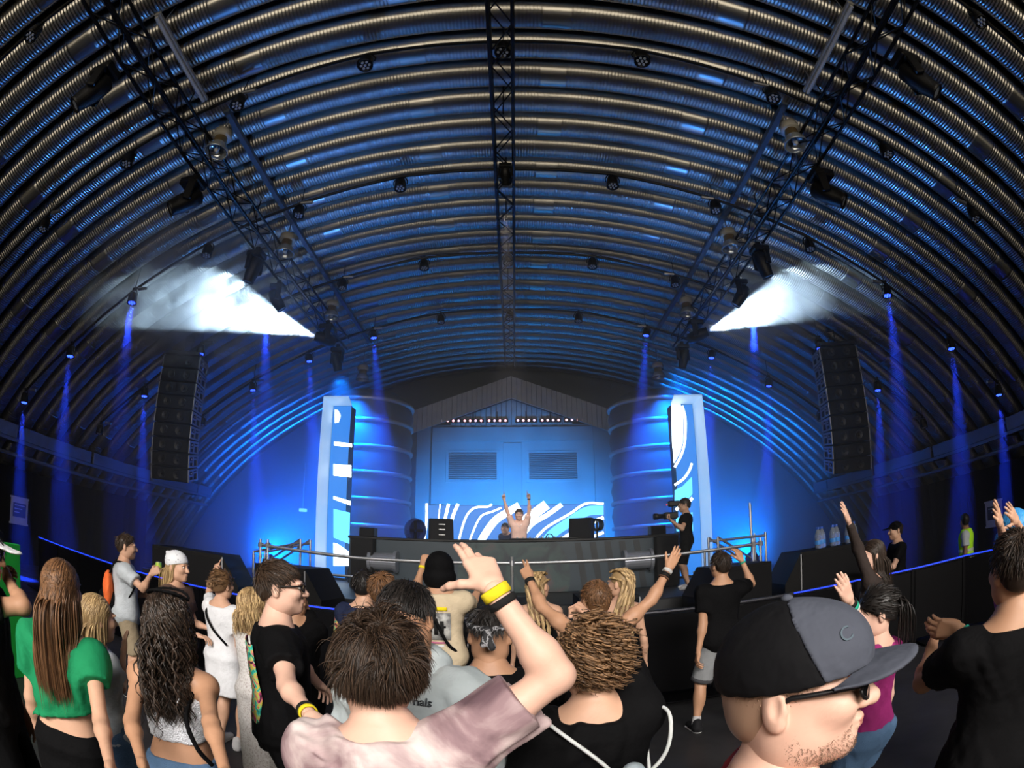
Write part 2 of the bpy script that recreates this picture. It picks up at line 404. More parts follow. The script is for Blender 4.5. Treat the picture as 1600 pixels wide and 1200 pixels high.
PY = [1.56, 4.56, 7.54, 10.54, 13.6]
LX = [0, 1.93, 3.86, 5.78, 7.56, 9.28, 10.88]
LZ = [z+1.85 for z in (6.26, 6.18, 5.75, 5.08, 4.22, 3.14, 2.10)]
LIT = {2: (4, 5, 6), 3: (3, 4, 5), 4: (2, 3, 4)}
pipe_names = ['nearest', 'second nearest', 'third', 'fourth', 'farthest']
for i, Y in enumerate(PY):
    pts = []
    xs = [-x for x in LX[:0:-1]]+LX; zs = LZ[:0:-1]+LZ
    for k in range(len(xs)-1):
        for t in (0, .5): pts.append((xs[k]+(xs[k+1]-xs[k])*t, Y, zs[k]+(zs[k+1]-zs[k])*t+.22+(.02 if t else 0)))
    pts.append((xs[-1], Y, zs[-1]+.22))
    r = empty('lamp_pipe', (0, Y, 0), label='%s bent black pipe carrying lamps across the arch' % pipe_names[i], cat='pipe', group='lamp pipes across the arch')
    MB().tube([(p[0], 0, p[2]) for p in pts], .028, 8).build('tube', BLACKM, r)
    MB().tube([(p[0], .03, p[2]+.05-.03*math.sin(j*1.7)) for j, p in enumerate(pts)], .012, 6).build('cable', BLACKM, r)
    for k in range(0, len(pts), 4):
        p = pts[k]; zt = ZC+math.sqrt(RIN**2-p[0]**2)+.2
        MB().tube([(p[0], 0, p[2]), (p[0], 0, zt)], .009, 6).build('hanger_rod', BLACKM, r)
        if abs(p[0]) > .3: MB().tube([(p[0]*.97-.12, 0, p[2]+.005), (p[0]*.97+.12, 0, p[2]-.005)], .035, 8).build('joint_sleeve', ALU, r)

# par can: built once, copied
def par_proto(lit):
    r = empty('par_lamp')
    m = MB(); m.lathe([(.04, .16), (.085, .14), (.105, .05), (.112, -.07), (.118, -.085), (.10, -.085), (.098, -.06)], 16); m.build('housing', BLACKM, r, True)
    MB().tube([(-.125, 0, .02), (-.13, 0, .10), (-.08, 0, .2), (0, 0, .23), (.08, 0, .2), (.13, 0, .10), (.125, 0, .02)], .012, 6).build('yoke', BLACKM, r)
    MB().box((-.03, -.025, .19), (.03, .025, .27), bev=.006).build('clamp', BLACKM, r)
    for q in range(7):
        a = q*PI/3; x, y = (0, 0) if q == 6 else (.06*math.cos(a), .06*math.sin(a))
        MB().lathe([(.0, -.092), (.02, -.086), (.022, -.07)], 8, o=(x, y, 0)).build('lens', BLUELED if lit else OFFLED, r)
    return r
protos = {}
def side_word(s): return 'left' if s < 0 else 'right'
BEAM = (.012, .055, 1.0)
for i, Y in enumerate(PY):
    for k in range(7):
        for s in ((1,) if k == 0 else (-1, 1)):
            p = (s*LX[k], Y, LZ[k]); q = px(p)
            if not (-25 < q[0] < 1625 and -25 < q[1] < 1225): continue
            lit = k in LIT.get(i, ())
            if lit not in protos: protos[lit] = o = par_proto(lit)
            else: o = copy_tree(protos[lit])
            o.location = p
            where = 'under the middle truss' if k == 0 else '%s from the middle on the %s half' % (ORD[k-1], side_word(s))
            tag(o, ('glowing blue' if lit else 'unlit black') + ' lamp on the %s pipe, %s' % (pipe_names[i], where), 'stage lamp', 'blue lamps shining down' if lit else 'unlit lamps on the pipes')
            tilt = math.radians(9 if lit else 4)
            o.rotation_euler = (math.radians(-6 if not lit else 0), s*tilt, 0)
            if lit:
                sp = spot('par_beam', (0, 0, -.1), (0, 0, -1), 8000, BEAM, 12, .7, .06); sp.parent = o

# moving heads hanging from the side trusses
def mover(loc, pan, tiltv, label, lit=False, scale=1.0):
    r = empty('moving_head', loc, label=label, cat='stage light', group='moving heads on the trusses')
    r.scale = (scale,)*3
    MB().box((-.17, -.14, -.12), (.17, .14, 0), bev=.02).build('base', BLACKM, r)
    MB().box((-.05, -.03, 0), (.05, .03, .12), bev=.01).build('clamp', BLACKM, r)
    d = Vector(tiltv).normalized(); yaw = math.atan2(d.x, d.y)
    Rz = Matrix.Rotation(-yaw, 4, 'Z')
    yk = MB()
    for sx in (-1, 1): yk.box((sx*.17-.03, -.06, -.42), (sx*.17+.03, .06, -.12), bev=.015, T=Rz)
    yk.box((-.2, -.07, -.17), (.2, .07, -.11), bev=.015, T=Rz); yk.build('yoke', BLACKM, r)
    q = d.to_track_quat('Z', 'Y').to_matrix().to_4x4()
    T = Matrix.Translation((0, 0, -.36)) @ q
    hd = MB(); hd.lathe([(.06, -.24), (.12, -.20), (.14, -.05), (.13, .12), (.11, .24), (.115, .27), (.09, .27), (.085, .24)], 18, T=T); ho = hd.build('head', BLACKM, r, True)
    MB().lathe([(0, .245), (.085, .243), (.085, .25), (0, .252)], 16, T=T).build('lens', WHITELED if lit else OFFLED, ho)
    return T
for s in (-1, 1):
    for j, (Y, dx, dr, sc) in enumerate(((2.75, .35, (-.5, -.3, -.9), 1.15), (5.4, .2, (-.6, -.4, -.6), 1.15), (7.75, .05, (-.3, .1, -1), 1.0), (9.1, .15, (.55, .35, -.75), .95))):
        mover((s*(4.65+dx), Y, 6.92), 0, (s*-dr[0], dr[1], dr[2]), 'black moving head hanging from the %s truss, %s from the camera' % (side_word(s), ORD[j]), scale=sc)
# the two white beams
for s, px0, dirn in ((-1, (493, 525), (-1.0, -.60, .20)), (1, (1105, 518), (1.0, -.55, .26))):
    src = atZ(*px0, 6.4); d = Vector(dirn).normalized()
    mover((src[0]-d.x*.26, src[1]-d.y*.26, src[2]-d.z*.26+.36), 0, dirn, 'moving head throwing a white beam into smoke at the %s truss end' % side_word(s), lit=True)
    MB  # (truss end above carries it)
    spot('white_beam', tuple(src+np.array(d)*.03), tuple(src+np.array(d)*3), 25000 if s < 0 else 8000, (.55, .78, 1.0), 34, .2, .04)
for s in (-1, 1):                                   # blue wash heads added at the truss ends to make the stage fog glow
    loc_ = (s*4.65, 12.9, 6.95); tg = (s*4.0, 14.6, 2.2); dv = (tg[0]-loc_[0], tg[1]-loc_[1], tg[2]-loc_[2]+.36)
    mover(loc_, 0, dv, 'added moving head washing the stage blue from the %s truss end' % side_word(s))
    d = Vector(dv).normalized(); spot('wash_head', (loc_[0]+d.x*.3, loc_[1]+d.y*.3, loc_[2]-.36+d.z*.3), tg, 7500 if s < 0 else 6500, (.0, .16, 1.0), 72, .9, .2)
mover((0, 6.6, 7.6), 0, (.05, 4.6, -4.9), 'added profile spotlight on the middle truss aimed at the performer', scale=.6)
spot('added_performer_spot', (0, 6.85, 7.0), (.06, 11.0, 2.35), 1500, (1.0, .86, .80), 13, .5, .06)  # spotlight and its fixture added to brighten the performer from the front
# industrial bell lamps along both sides
BELLW = mat('bell_lamp_enamel', (.55, .53, .47), rough=.45, var=.1)
BELLG = mat('bell_lamp_glass', (.5, .55, .6), rough=.08, metal=.6)
def bell():
    r = empty('bell_lamp')
    MB().lathe([(.06, .42), (.16, .40), (.17, .28), (.165, .27)], 20).build('ballast_cap', BELLW, r, True)
    MB().lathe([(.11, .28), (.12, .14), (.13, .13)], 20).build('neck', mat('brass_neck', (.35, .25, .12), rough=.4, metal=.7), r, True)
    MB().lathe([(.12, .15), (.17, .10), (.20, 0), (.205, -.03), (.19, -.03), (.185, 0), (.15, .09), (.05, .12)], 24).build('reflector', BELLG, r, True)
    MB().lathe([(.0, -.02), (.04, 0), (.05, .06), (.03, .11)], 12).build('bulb', WHITEP, r, True)
    MB().tube([(0, 0, .42), (0, 0, .9)], .012, 6).build('drop_rod', GREYM, r)
    return r
bp0 = None
for s in (-1, 1):
    for j, Y in enumerate((5.1, 8.25, 11.35, 14.5)):
        if bp0 is None: bp0 = o = bell()
        else: o = copy_tree(bp0)
        o.location = (s*4.36, Y, 7.18 if j < 3 else 6.6)
        tag(o, 'pale round bell lamp beside the %s truss, %s from the camera' % (side_word(s), ORD[j]), 'lamp', 'bell lamps under the arch')
    MB().box((s*4.33-.05, 4.9, 7.86), (s*4.33+.05, 14.8, 7.94)).build('lamp_rail', mat('rail_paint', (.12, .16, .22), rough=.5), None)
    o = bpy.data.objects[bpy.data.objects[-1].name]
for o in list(COL.objects):
    if o.name.startswith('lamp_rail'):
        s = -1 if o.data.vertices[0].co.x < 0 else 1
        tag(o, 'thin grey rail above the bell lamps beside the %s truss' % side_word(s), 'rail', 'lamp rails')
for s in (-1, 1):
    a = (s*4.40, 2.55, 7.60); b = (s*4.40, 4.38, 7.60)
    r = empty('tube_light', ((a[0]), a[1], a[2]), label='long unlit fluorescent tube lamp beside the %s truss' % side_word(s), cat='lamp', group='unlit tube lamps')
    MB().box((-.05, 0, .03), (.05, b[1]-a[1], .09), bev=.01).build('fitting', mat('tube_grey', (.35, .35, .34), rough=.5), r)
    MB().tube([(0, .03, 0), (0, b[1]-a[1]-.03, 0)], .03, 10).build('tube', mat('tube_glass', (.6, .6, .58), rough=.3), r)
    for y in (.2, 1.6): MB().tube([(0, y, .09), (0, y, .7)], .008, 6).build('hanger', GREYM, r)
# line arrays
def line_array(loc, yaw, n, label):
    r = empty('line_array', loc, yaw, label=label, cat='loudspeaker', group='hanging line arrays')
    MB().box((-.5, -.35, .0), (.5, .4, .1), bev=.02).build('fly_frame', BLACKM, r)
    for y in (-.2, .25): MB().tube([(0, y, .1), (0, y, 2.0)], .014, 6).build('chain', BLACKM, r)
    MB().box((-.12, -.12, .5), (.12, .12, .85), bev=.03).build('chain_hoist', BLACKM, r)
    y, z, ang = 0.0, 0.0, 0.0
    frame = mat('array_trim', (.35, .36, .40), rough=.45, metal=.5)
    for i in range(n):
        T = Matrix.Translation((0, y, z)) @ Matrix.Rotation(math.radians(ang), 4, 'X')
        b = MB().box((-.52, -.30, -.33), (.52, .42, -.005), bev=.02, T=T).build('cabinet', BLACKR, r)
        MB().box((-.48, -.315, -.31), (.48, -.30, -.03), T=T).build('grille', GRILL, b)
        for sx in (-1, 1):
            fm = MB()
            for y0, y1, z0, z1 in ((-.29, -.22, -.32, -.02), (.30, .38, -.32, -.02), (-.22, .30, -.07, -.02), (-.22, .30, -.32, -.28), (.0, .06, -.28, -.07), (-.22, 0, -.2, -.16), (.06, .3, -.14, -.10)):
                fm.box((min(sx*.52, sx*.545), y0, z0), (max(sx*.52, sx*.545), y1, z1), T=T)
            fm.build('rigging_frame', frame, b)
            MB().lathe([(.025, 0), (.02, .02)], 8, T=T @ Matrix.Translation((sx*.53, -.1, -.12)) @ Matrix.Rotation(sx*PI/2, 4, 'Y')).build('pin', ALU, b)
        for x in (-.22, .22):
            MB().lathe([(.11, 0), (.1, .012), (.03, .0), (.02, .02)], 14, T=T @ Matrix.Translation((x, -.315, -.17)) @ Matrix.Rotation(PI/2, 4, 'X')).build('driver', BLACKM, b)
        dz = .335; y += dz*math.sin(math.radians(ang)); z -= dz*math.cos(math.radians(ang)); ang += 2.6 if i > 3 else .6
    return r
line_array((8.05, 10.6, 6.0), math.radians(-14), 9, 'tall black line array of stacked speakers hanging on the right')
line_array((-8.05, 10.6, 5.9), math.radians(14), 9, 'tall black line array hanging in blue haze on the left')

# ================================================================== STAGE
# ribbed round towers
TOW = mat('tower_skin', (.10, .12, .15), rough=.5, metal=.35, var=.1)
HOOP = mat('tower_hoop', (.45, .48, .52), rough=.35, metal=.5, var=.05)
for s in (-1, 1):
    cx, cy_ = s*4.25, 15.2; R0 = 1.3
    r = empty('ribbed_tower', (cx, cy_, .95), label='round ribbed tower behind the %s lit column' % side_word(s), cat='stage tower', group='ribbed stage towers')
    ztop = 5.35-.95+.75
    zs_ = [atY(600 if s < 0 else 1010, y, cy_-1.2)[2]-.95 for y in (822, 780, 738, 697, 655, 622)]
    prof = []
    prev = 0
    for z in zs_:
        prof += [(R0-.02, prev+.06), (R0+.05, (prev+z)/2), (R0-.02, z-.06)]; prev = z
    prof = [(R0, 0)]+prof+[(R0, zs_[-1]+.1), (R0-.3, zs_[-1]+.35)]
    MB().lathe(prof, 56).build('shell', TOW, r, True)
    for z in zs_:
        MB().lathe([(R0-.03, z-.06), (R0+.05, z-.05), (R0+.07, z), (R0+.05, z+.05), (R0-.03, z+.06)], 56).build('hoop', HOOP, r, True)

# LED screens: traced artwork as flat lit shapes on the panel
def emat(name, c, st):
    m = bpy.data.materials.new(name); m.use_nodes = True; nt = m.node_tree; n = nt.nodes; p = n['Principled BSDF']
    p.inputs['Base Color'].default_value = (.02, .02, .02, 1); p.inputs['Roughness'].default_value = .4
    tc = n.new('ShaderNodeTexCoord'); v = n.new('ShaderNodeTexNoise'); v.inputs['Scale'].default_value = 40; mr = n.new('ShaderNodeMapRange')
    mr.inputs[3].default_value = st*.9; mr.inputs[4].default_value = st*1.1
    nt.links.new(tc.outputs['Object'], v.inputs['Vector']); nt.links.new(v.outputs['Fac'], mr.inputs[0]); nt.links.new(mr.outputs[0], p.inputs['Emission Strength'])
    p.inputs['Emission Color'].default_value = (*c, 1); return m
LEDB = emat('screen_blue', (.02, .24, .85), 1.1)
LEDC = emat('screen_cyan', (.10, .55, 1.0), 2.2)
LEDW = emat('screen_white', (.80, .93, 1.0), 4.5)
def strip(m, pts, w, Y, mi):
    """quad strip of pixel-traced points at depth Y"""
    Pp = np.array([atY(x, y, Y) for x, y in pts]); t = np.gradient(Pp, axis=0); t /= np.linalg.norm(t, axis=1)[:, None]
    nrm = np.stack([-t[:, 2], 0*t[:, 0], t[:, 0]], 1); w = np.broadcast_to(w, (len(pts),))[:, None]*.5/834*Y
    v = np.concatenate([Pp+nrm*w, Pp-nrm*w]); k = len(pts)
    m.add(v, [(i, i+1, k+i+1, k+i) for i in range(k-1)], mi)
def smooth_pts(pts, n=5):
    P_ = np.array(pts, float)
    if len(P_) < 3: return pts
    out = []
    Q = np.vstack([2*P_[0]-P_[1], P_, 2*P_[-1]-P_[-2]])
    for i in range(1, len(Q)-2):
        for t in np.linspace(0, 1, n, endpoint=False):
            a, b, c, d = Q[i-1], Q[i], Q[i+1], Q[i+2]
            out.append(.5*((2*b)+(c-a)*t+(2*a-5*b+4*c-d)*t*t+(3*b-a-3*c+d)*t**3))
    out.append(P_[-1]); return [tuple(p) for p in out]
YW = 12.6
scr = empty('led_wall', (0, 0, 0), label='wide blue screen with white wavy stripes behind the performer', cat='screen')
a = atY(662, 845, YW); b = atY(945, 786, YW)
MB().box((a[0], YW, .955), (b[0], YW+.12, b[2]), bev=.01).build('cabinet', BLACKM, scr)
m = MB(); m.add([(a[0], YW-.005, 1.0), (b[0], YW-.005, 1.0), (b[0], YW-.005, b[2]-.01), (a[0], YW-.005, b[2]-.01)], [(0, 1, 2, 3)], 0)
cv = lambda L: [(620+x/4.444, 740+y/4.444) for x, y in L]
for pts, wd in (([(208, 207), (206, 330), (190, 460), (175, 540)], 3.8), ([(302, 210), (288, 330), (282, 470)], 1.9), ([(360, 210), (335, 320), (318, 470)], 4.6), ([(425, 210), (385, 310), (350, 470)], 5),
                ([(660, 213), (630, 230), (550, 235), (500, 270), (465, 340), (432, 460), (420, 540)], 3.2), ([(725, 238), (660, 265), (600, 285), (560, 335), (510, 455), (490, 540)], 2.8),
                ([(850, 222), (750, 280), (690, 320), (640, 380), (590, 460), (550, 540)], [8, 11, 13, 13, 12, 12]), ([(1040, 215), (960, 275), (900, 320), (850, 400), (800, 480)], 15),
                ([(1145, 215), (1040, 290), (940, 350), (870, 440), (840, 500)], 7), ([(1436, 209), (1310, 209), (1200, 280), (1060, 360), (1000, 410), (955, 465), (930, 520)], 3.6),
                ([(1436, 305), (1330, 350), (1220, 410), (1140, 465), (1100, 520)], 6), ([(1436, 408), (1370, 435), (1300, 475), (1250, 520)], 4.5)):
    strip(m, smooth_pts(cv(pts)), wd if not isinstance(wd, list) else float(np.mean(wd)), YW-.010, 2)
strip(m, smooth_pts(cv([(1436, 255), (1320, 262), (1210, 330), (1090, 410), (1030, 480)])), 15, YW-.008, 1)
m.build('picture', [LEDB, LEDC, LEDW], scr)

def led_column(s):
    YC = 11.6
    r = empty('led_column', (0, 0, 0), label='tall slim lit screen column on the %s side of the stage' % side_word(s), cat='screen', group='lit screen columns')
    if s < 0: xs_ = (521, 550); ytop = 634; side = (512, 521)
    else: xs_ = (1048, 1082); ytop = 632; side = (1082, 1095)
    a = atY(xs_[0], ytop, YC); b = atY(xs_[1], ytop, YC)
    x0, x1, zt = a[0], b[0], a[2]
    xo = x0-.16 if s < 0 else x1+.16                       # flared outer face
    MB().box((x0, YC, .955), (x1, YC+.35, zt), bev=.01).build('cabinet', BLACKM, r)
    # splayed side panel and hood, the screen's light on them put in as emission
    e0 = x0 if s < 0 else x1
    sd = MB(); sd.add([(e0, YC, .956), (xo, YC-.30, .956), (xo, YC-.30, zt+.12), (e0, YC, zt)], [(0, 1, 2, 3) if s > 0 else (3, 2, 1, 0)])
    sd.add([(e0, YC+.02, .956), (xo, YC-.28, .956), (xo, YC-.28, zt+.12), (e0, YC+.02, zt)], [(3, 2, 1, 0) if s > 0 else (0, 1, 2, 3)])
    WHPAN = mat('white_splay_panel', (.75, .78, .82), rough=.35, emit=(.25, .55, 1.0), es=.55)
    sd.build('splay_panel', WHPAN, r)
    hd = MB(); ei = x1 if s < 0 else x0
    hd.add([(ei, YC, zt), (e0, YC, zt), (xo, YC-.30, zt+.12), (ei, YC-.30, zt+.12), (ei, YC, zt+.03), (e0, YC, zt+.03), (xo, YC-.30, zt+.15), (ei, YC-.30, zt+.15)],
           [(0, 1, 2, 3), (7, 6, 5, 4), (3, 2, 6, 7), (0, 3, 7, 4), (1, 0, 4, 5), (2, 1, 5, 6)])
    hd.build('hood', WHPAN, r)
    m = MB(); m.add([(x0+.01, YC-.004, 1.0), (x1-.01, YC-.004, 1.0), (x1-.01, YC-.004, zt-.01), (x0+.01, YC-.004, zt-.01)], [(0, 1, 2, 3)], 0)
    def poly(pts, mi, dy=.008): m.add([tuple(atY(x, y, YC-dy)) for x, y in pts], [tuple(range(len(pts)))[::-1]], mi)
    if s < 0:
        poly([(523, 640), (528, 641), (532, 648), (532, 652), (529, 660), (523, 661)], 2)
        poly([(522, 690), (550, 693), (550, 699), (522, 696)], 2)
        poly([(521, 725), (549, 727), (549, 746), (521, 743)], 2)
        poly([(521, 775), (548, 783), (548, 790), (521, 780)], 2)
        poly([(521, 795), (547, 801), (546, 850), (521, 840)], 1)
        poly([(521, 848), (528, 850), (545, 862), (545, 884), (521, 884)], 2)
    else:
        poly([(1049, 632), (1063, 632), (1068, 650), (1067, 690), (1062, 708), (1053, 724), (1050, 690)], 2)
        strip(m, smooth_pts([(1066, 634), (1071, 655), (1070, 690), (1064, 712), (1054, 730)]), 4, YC-.008, 2)
        strip(m, smooth_pts([(1081, 724), (1077, 735), (1068, 748), (1054, 758)]), 4, YC-.008, 2)
        poly([(1054, 766), (1066, 760), (1081, 745), (1082, 772), (1070, 785), (1054, 792)], 1)
        strip(m, smooth_pts([(1082, 778), (1076, 784), (1066, 788), (1056, 797)]), 5, YC-.008, 2)
        poly([(1056, 810), (1082, 800), (1083, 830), (1057, 830)], 1, .006)
    m.build('picture', [LEDB, LEDC, LEDW], r)
led_column(-1); led_column(1)

# DJ booth
BOOTH = mat('booth_front', (.022, .045, .066), rough=.45, var=.2, scale=2)
def planet_mat():
    m = bpy.data.materials.new('planet_print'); m.use_nodes = True; nt = m.node_tree; n = nt.nodes; p = n['Principled BSDF']
    tc = n.new('ShaderNodeTexCoord'); nz = n.new('ShaderNodeTexNoise'); nz.inputs['Scale'].default_value = 2.2; nz.inputs['Detail'].default_value = 6; nz.inputs['Distortion'].default_value = 1.2
    r = n.new('ShaderNodeValToRGB'); e = r.color_ramp.elements; e[0].position = .35; e[0].color = (.022, .034, .045, 1); e[1].position = .7; e[1].color = (.10, .075, .085, 1)
    q = e.new(.52); q.color = (.045, .085, .085, 1)
    nt.links.new(tc.outputs['Object'], nz.inputs['Vector']); nt.links.new(nz.outputs['Fac'], r.inputs[0]); nt.links.new(r.outputs[0], p.inputs['Base Color']); p.inputs['Roughness'].default_value = .5
    return m
YBt = 10.0
bo = empty('dj_booth', (0, YBt, .95), label='wide dark booth with planet print at the front of the stage', cat='booth')
zt = 1.95-.95
MB().box((-3.08, 0, 0), (3.24, .9, zt), bev=.015).build('body', BOOTH, bo)
MB().box((-3.1, -.03, zt-.03), (3.26, .92, zt+.02), bev=.01).build('top_edge', BLACKM, bo)
m = MB(); N = 36; R_ = 1.05; z0 = -.05+.35
poly = [(x, z) for x, z in [(R_*math.cos(PI*2*i/N), z0+R_*math.sin(2*PI*i/N)) for i in range(N)]]
poly = [(x, min(max(z, .01), zt-.04)) for x, z in poly]
m.prism([(x+.08, z) for x, z in poly], -.012, -.002); m.build('planet_print', planet_mat(), bo)
STR = mat('booth_stripe', (.012, .018, .024), rough=.5)
for i in range(5):
    x = 1.35+i*.28
    MB().prism([(x, .02), (x+.12, .02), (x-.02, zt-.06), (x-.14, zt-.06)], -.010, -.002).build('stripe', STR, bo)
for s in (-1, 1):
    xa, xb = ((583-800)/834*10, (624-800)/834*10) if s < 0 else ((978-800)/834*10, (1020-800)/834*10)
    za = .55; dm = MB()
    for (x0, x1, rr) in ((xa, xb, .17), (xa-.03, xa+.03, .21), (xb-.03, xb+.03, .21)):
        dm.lathe([(rr, 0), (rr, 1)], 20, T=Matrix.Translation((x0, -.12, za)) @ Matrix.Rotation(PI/2, 4, 'Y') @ Matrix.Diagonal((1, 1, x1-x0, 1)))
    dm.build('drum_roll', mat('drum_metal', (.45, .48, .55), rough=.3, metal=.6), bo, False)
for x in (-2.75, 2.95):
    MB().box((x-.22, -.25, .02), (x+.22, -.02, .98), bev=.01).build('end_pillar', BLACKR, bo)

# monitors and gear on the booth
def monitor(x0, x1, y0, Y, tilt, label, lights):
    a = atY(x0, 843, Y); b = atY(x1, y0, Y); w = (b[0]-a[0]); h = b[2]-1.97
    r = empty('monitor_speaker', ((a[0]+b[0])/2, Y, 1.97), tilt, label=label, cat='loudspeaker', group='booth monitors')
    MB().add([(-w/2, -.2, 0), (w/2, -.2, 0), (w/2, .25, 0), (-w/2, .25, 0), (-w/2, -.1, h), (w/2, -.1, h), (w/2, .2, h), (-w/2, .2, h)],
             [(3, 2, 1, 0), (4, 5, 6, 7), (0, 1, 5, 4), (1, 2, 6, 5), (2, 3, 7, 6), (3, 0, 4, 7)]).build('cabinet', BLACKR, r)
    if lights:
        for i in range(3): MB().box((-.06, -.2, h*(.2+.25*i)), (.06, -.13, h*(.24+.25*i))).build('rear_handle', ALU, r)
    else:
        MB().box((-w/2+.03, -.2, .04), (w/2-.03, -.115, h-.05)).build('grille', GRILL, r)
    return r
monitor(671, 707, 811, 10.55, .25, 'slanted monitor speaker on the left of the booth top', True)
monitor(891, 925, 809, 10.55, -.3, 'slanted monitor speaker on the right of the booth top', False)
fanr = empty('stage_fan', (atY(649, 840, 11.0)[0], 11.0, .95), label='dark round stage fan standing left of the monitor', cat='fan')
MB().lathe([(.16, 0), (.17, .03), (.03, .05), (.025, .82)], 14).build('stand', BLACKM, fanr)
T = Matrix.Translation((0, 0, 1.2)) @ Matrix.Rotation(PI/2, 4, 'X') @ Matrix.Rotation(.9, 4, 'Y')
MB().lathe([(.24, -.08), (.26, 0), (.24, .08), (.22, .08), (.22, -.08)], 20, T=T).build('cage', mat('fan_blue', (.02, .05, .25), rough=.5), fanr)
for k in range(4):
    MB().box((-.03, .03, -.01), (.03, .21, .01), T=T @ Matrix.Rotation(k*PI/2, 4, 'Z')).build('blade', BLACKM, fanr)
# tripod gear right of the right monitor
gr = empty('cable_coil_stand', (atY(933, 840, 10.7)[0], 10.7, 1.97), label='dark stand with hanging coiled cables beside the right monitor', cat='stand')
MB().tube([(0, 0, 0), (0, 0, .40)], .02, 8).build('pole', BLACKM, gr)
for k in range(4):
    MB().tube([(.10*math.cos(t)+.03*k-.05, .02*k-.03, .27+.12*math.sin(t)) for t in np.linspace(0, 2*PI, 20)], .014, 6).build('cable_loop', BLACKM, gr)
mixer = empty('dj_mixer', (.55, 10.35, 1.97), label='low dark mixing deck on the booth top beside the performer', cat='mixer')
MB().box((-.55, -.18, 0), (.75, .18, .03), bev=.008).build('case', BLACKM, mixer)
for k in range(8): MB().lathe([(.018, 0), (.014, .03)], 10, o=(-.4+k*.12, 0, .03)).build('knob', GREYM, mixer)
MB().tube([(.22+.07*math.cos(t), 0, .03+.075*math.sin(t)) for t in np.linspace(0, PI, 12)], .012, 6).build('headphone_band', BLACKM, mixer)
for s, xp in ((-1, 571), (1, 1031)):
    q = atY(xp, 838, 9.9)
    bx = empty('small_speaker', (q[0], 9.95, 1.97 if s < 0 else 1.97), label='small black box speaker on the %s end of the booth' % side_word(s), cat='loudspeaker', group='small end speakers')
    MB().box((-.15, .02, 0), (.15, .3, .17), bev=.01).build('cabinet', BLACKR, bx); MB().box((-.13, .005, .02), (.13, .02, .15)).build('grille', GRILL, bx)

# scaffold rail on the deck edge
rl = empty('scaffold_rail', (0, 8.0, .95), label='silver scaffold tube railing along the stage edge', cat='railing')
pz = lambda x, y: (atY(x, y, 8.0)[0], 0, atY(x, y, 8.0)[2]-.95)
pa, pb, pc, pd, pe = pz(407, 851), pz(560, 872), pz(800, 880), pz(1000, 872), pz(1188, 849)
MB().tube([pa, pb, pc], .028, 10).build('top_tube', ALU, rl); MB().tube([pc, pd, pe], .028, 10).build('top_tube', ALU, rl)
for p in (pa, (pa[0]+.14, 0, pa[2]), pc, pe, (pe[0]-.14, 0, pe[2])):
    MB().tube([(p[0], 0, 0), (p[0], 0, p[2]+.10)], .024, 10).build('post', ALU, rl)
    MB().lathe([(.045, -.04), (.045, .04)], 10, o=(p[0], 0, p[2])).build('clamp', GREYM, rl)
    MB().lathe([(.07, 0), (.07, .012), (.03, .02)], 12, o=(p[0], 0, 0)).build('base_plate', GREYM, rl)
for (xa, xb, zz) in ((pa[0]+.14, -2.3, .35), (pe[0]-1.2, pe[0], .35)): MB().tube([(xa, 0, zz), (xb, 0, zz)], .02, 8).build('mid_tube', ALU, rl)
MB().tube([(pe[0]-1.0, .0, .1), (pe[0]-1.0, 0, pe[2])], .02, 8).build('post', ALU, rl)
# side stair rails right
for s in (-1, 1):
    sr = empty('stair_rail', (s*4.3, 8.3, .95), label='aluminium sloping handrail by the %s end of the stage edge' % side_word(s), cat='railing', group='stage stair rails')
    x0 = -.9*s
    for dy in (0, .45):
        MB().tube([(x0*1.0, dy, 0), (x0*1.0, dy, .88)], .022, 8).build('post', ALU, sr); MB().tube([(0, dy, 0), (0, dy, .88 if s > 0 else .6)], .022, 8).build('post', ALU, sr)
        MB().tube([(x0, dy, .88), (0, dy, .25)], .02, 8).build('slope_tube', ALU, sr); MB().tube([(x0, dy, .82), (0, dy, .82 if s > 0 else .58)], .02, 8).build('top_tube', ALU, sr)
tall = pz(1185, 800)
tp = tag(MB().tube([(4.05, 8.35, .95), (4.05, 8.35, 2.35)], .022, 8).lathe([(.06, 0), (.05, .03)], 10, o=(4.05, 8.35, .95)).build('scaffold_pole', ALU), 'tall slim scaffold pole at the right end of the railing', 'pole')

# subs and wedge speakers in front of the deck
def cabinet(lo, hi, label, group, rz=0.0, name='subwoofer'):
    c = ((lo[0]+hi[0])/2, (lo[1]+hi[1])/2); w, d, h = (hi[0]-lo[0])/2, (hi[1]-lo[1])/2, hi[2]-lo[2]
    r = empty(name, (c[0], c[1], lo[2]), rz, label=label, cat='loudspeaker', group=group)
    MB().box((-w, -d, .0), (w, d, h), bev=.02).build('cabinet', BLACKR, r)
    MB().box((-w+.05, -d-.02, .05), (w-.05, -d+.01, h-.05), bev=.008).build('grille', GRILL, r)
    for sx in (-1, 1):
        MB().box((sx*(w-.004)-.012, -.12, h*.55), (sx*(w-.004)+.012, .12, h*.68), bev=.006).build('handle', GREYM, r)
    MB().box((-.035, -d-.028, .08), (.035, -d-.018, .11)).build('badge', GREYM, r)
    return r
xs_ = [-5.6, -4.35, -3.1, -1.85, -.6, .65, 1.9, 3.15, 4.4]
for i, x in enumerate(xs_):
    cabinet((x, 6.7, 0), (x+1.2, 7.6, .82), 'low black subwoofer in the row before the stage, %s from the left' % (ORD+['ninth'])[i], 'front row of subwoofers')
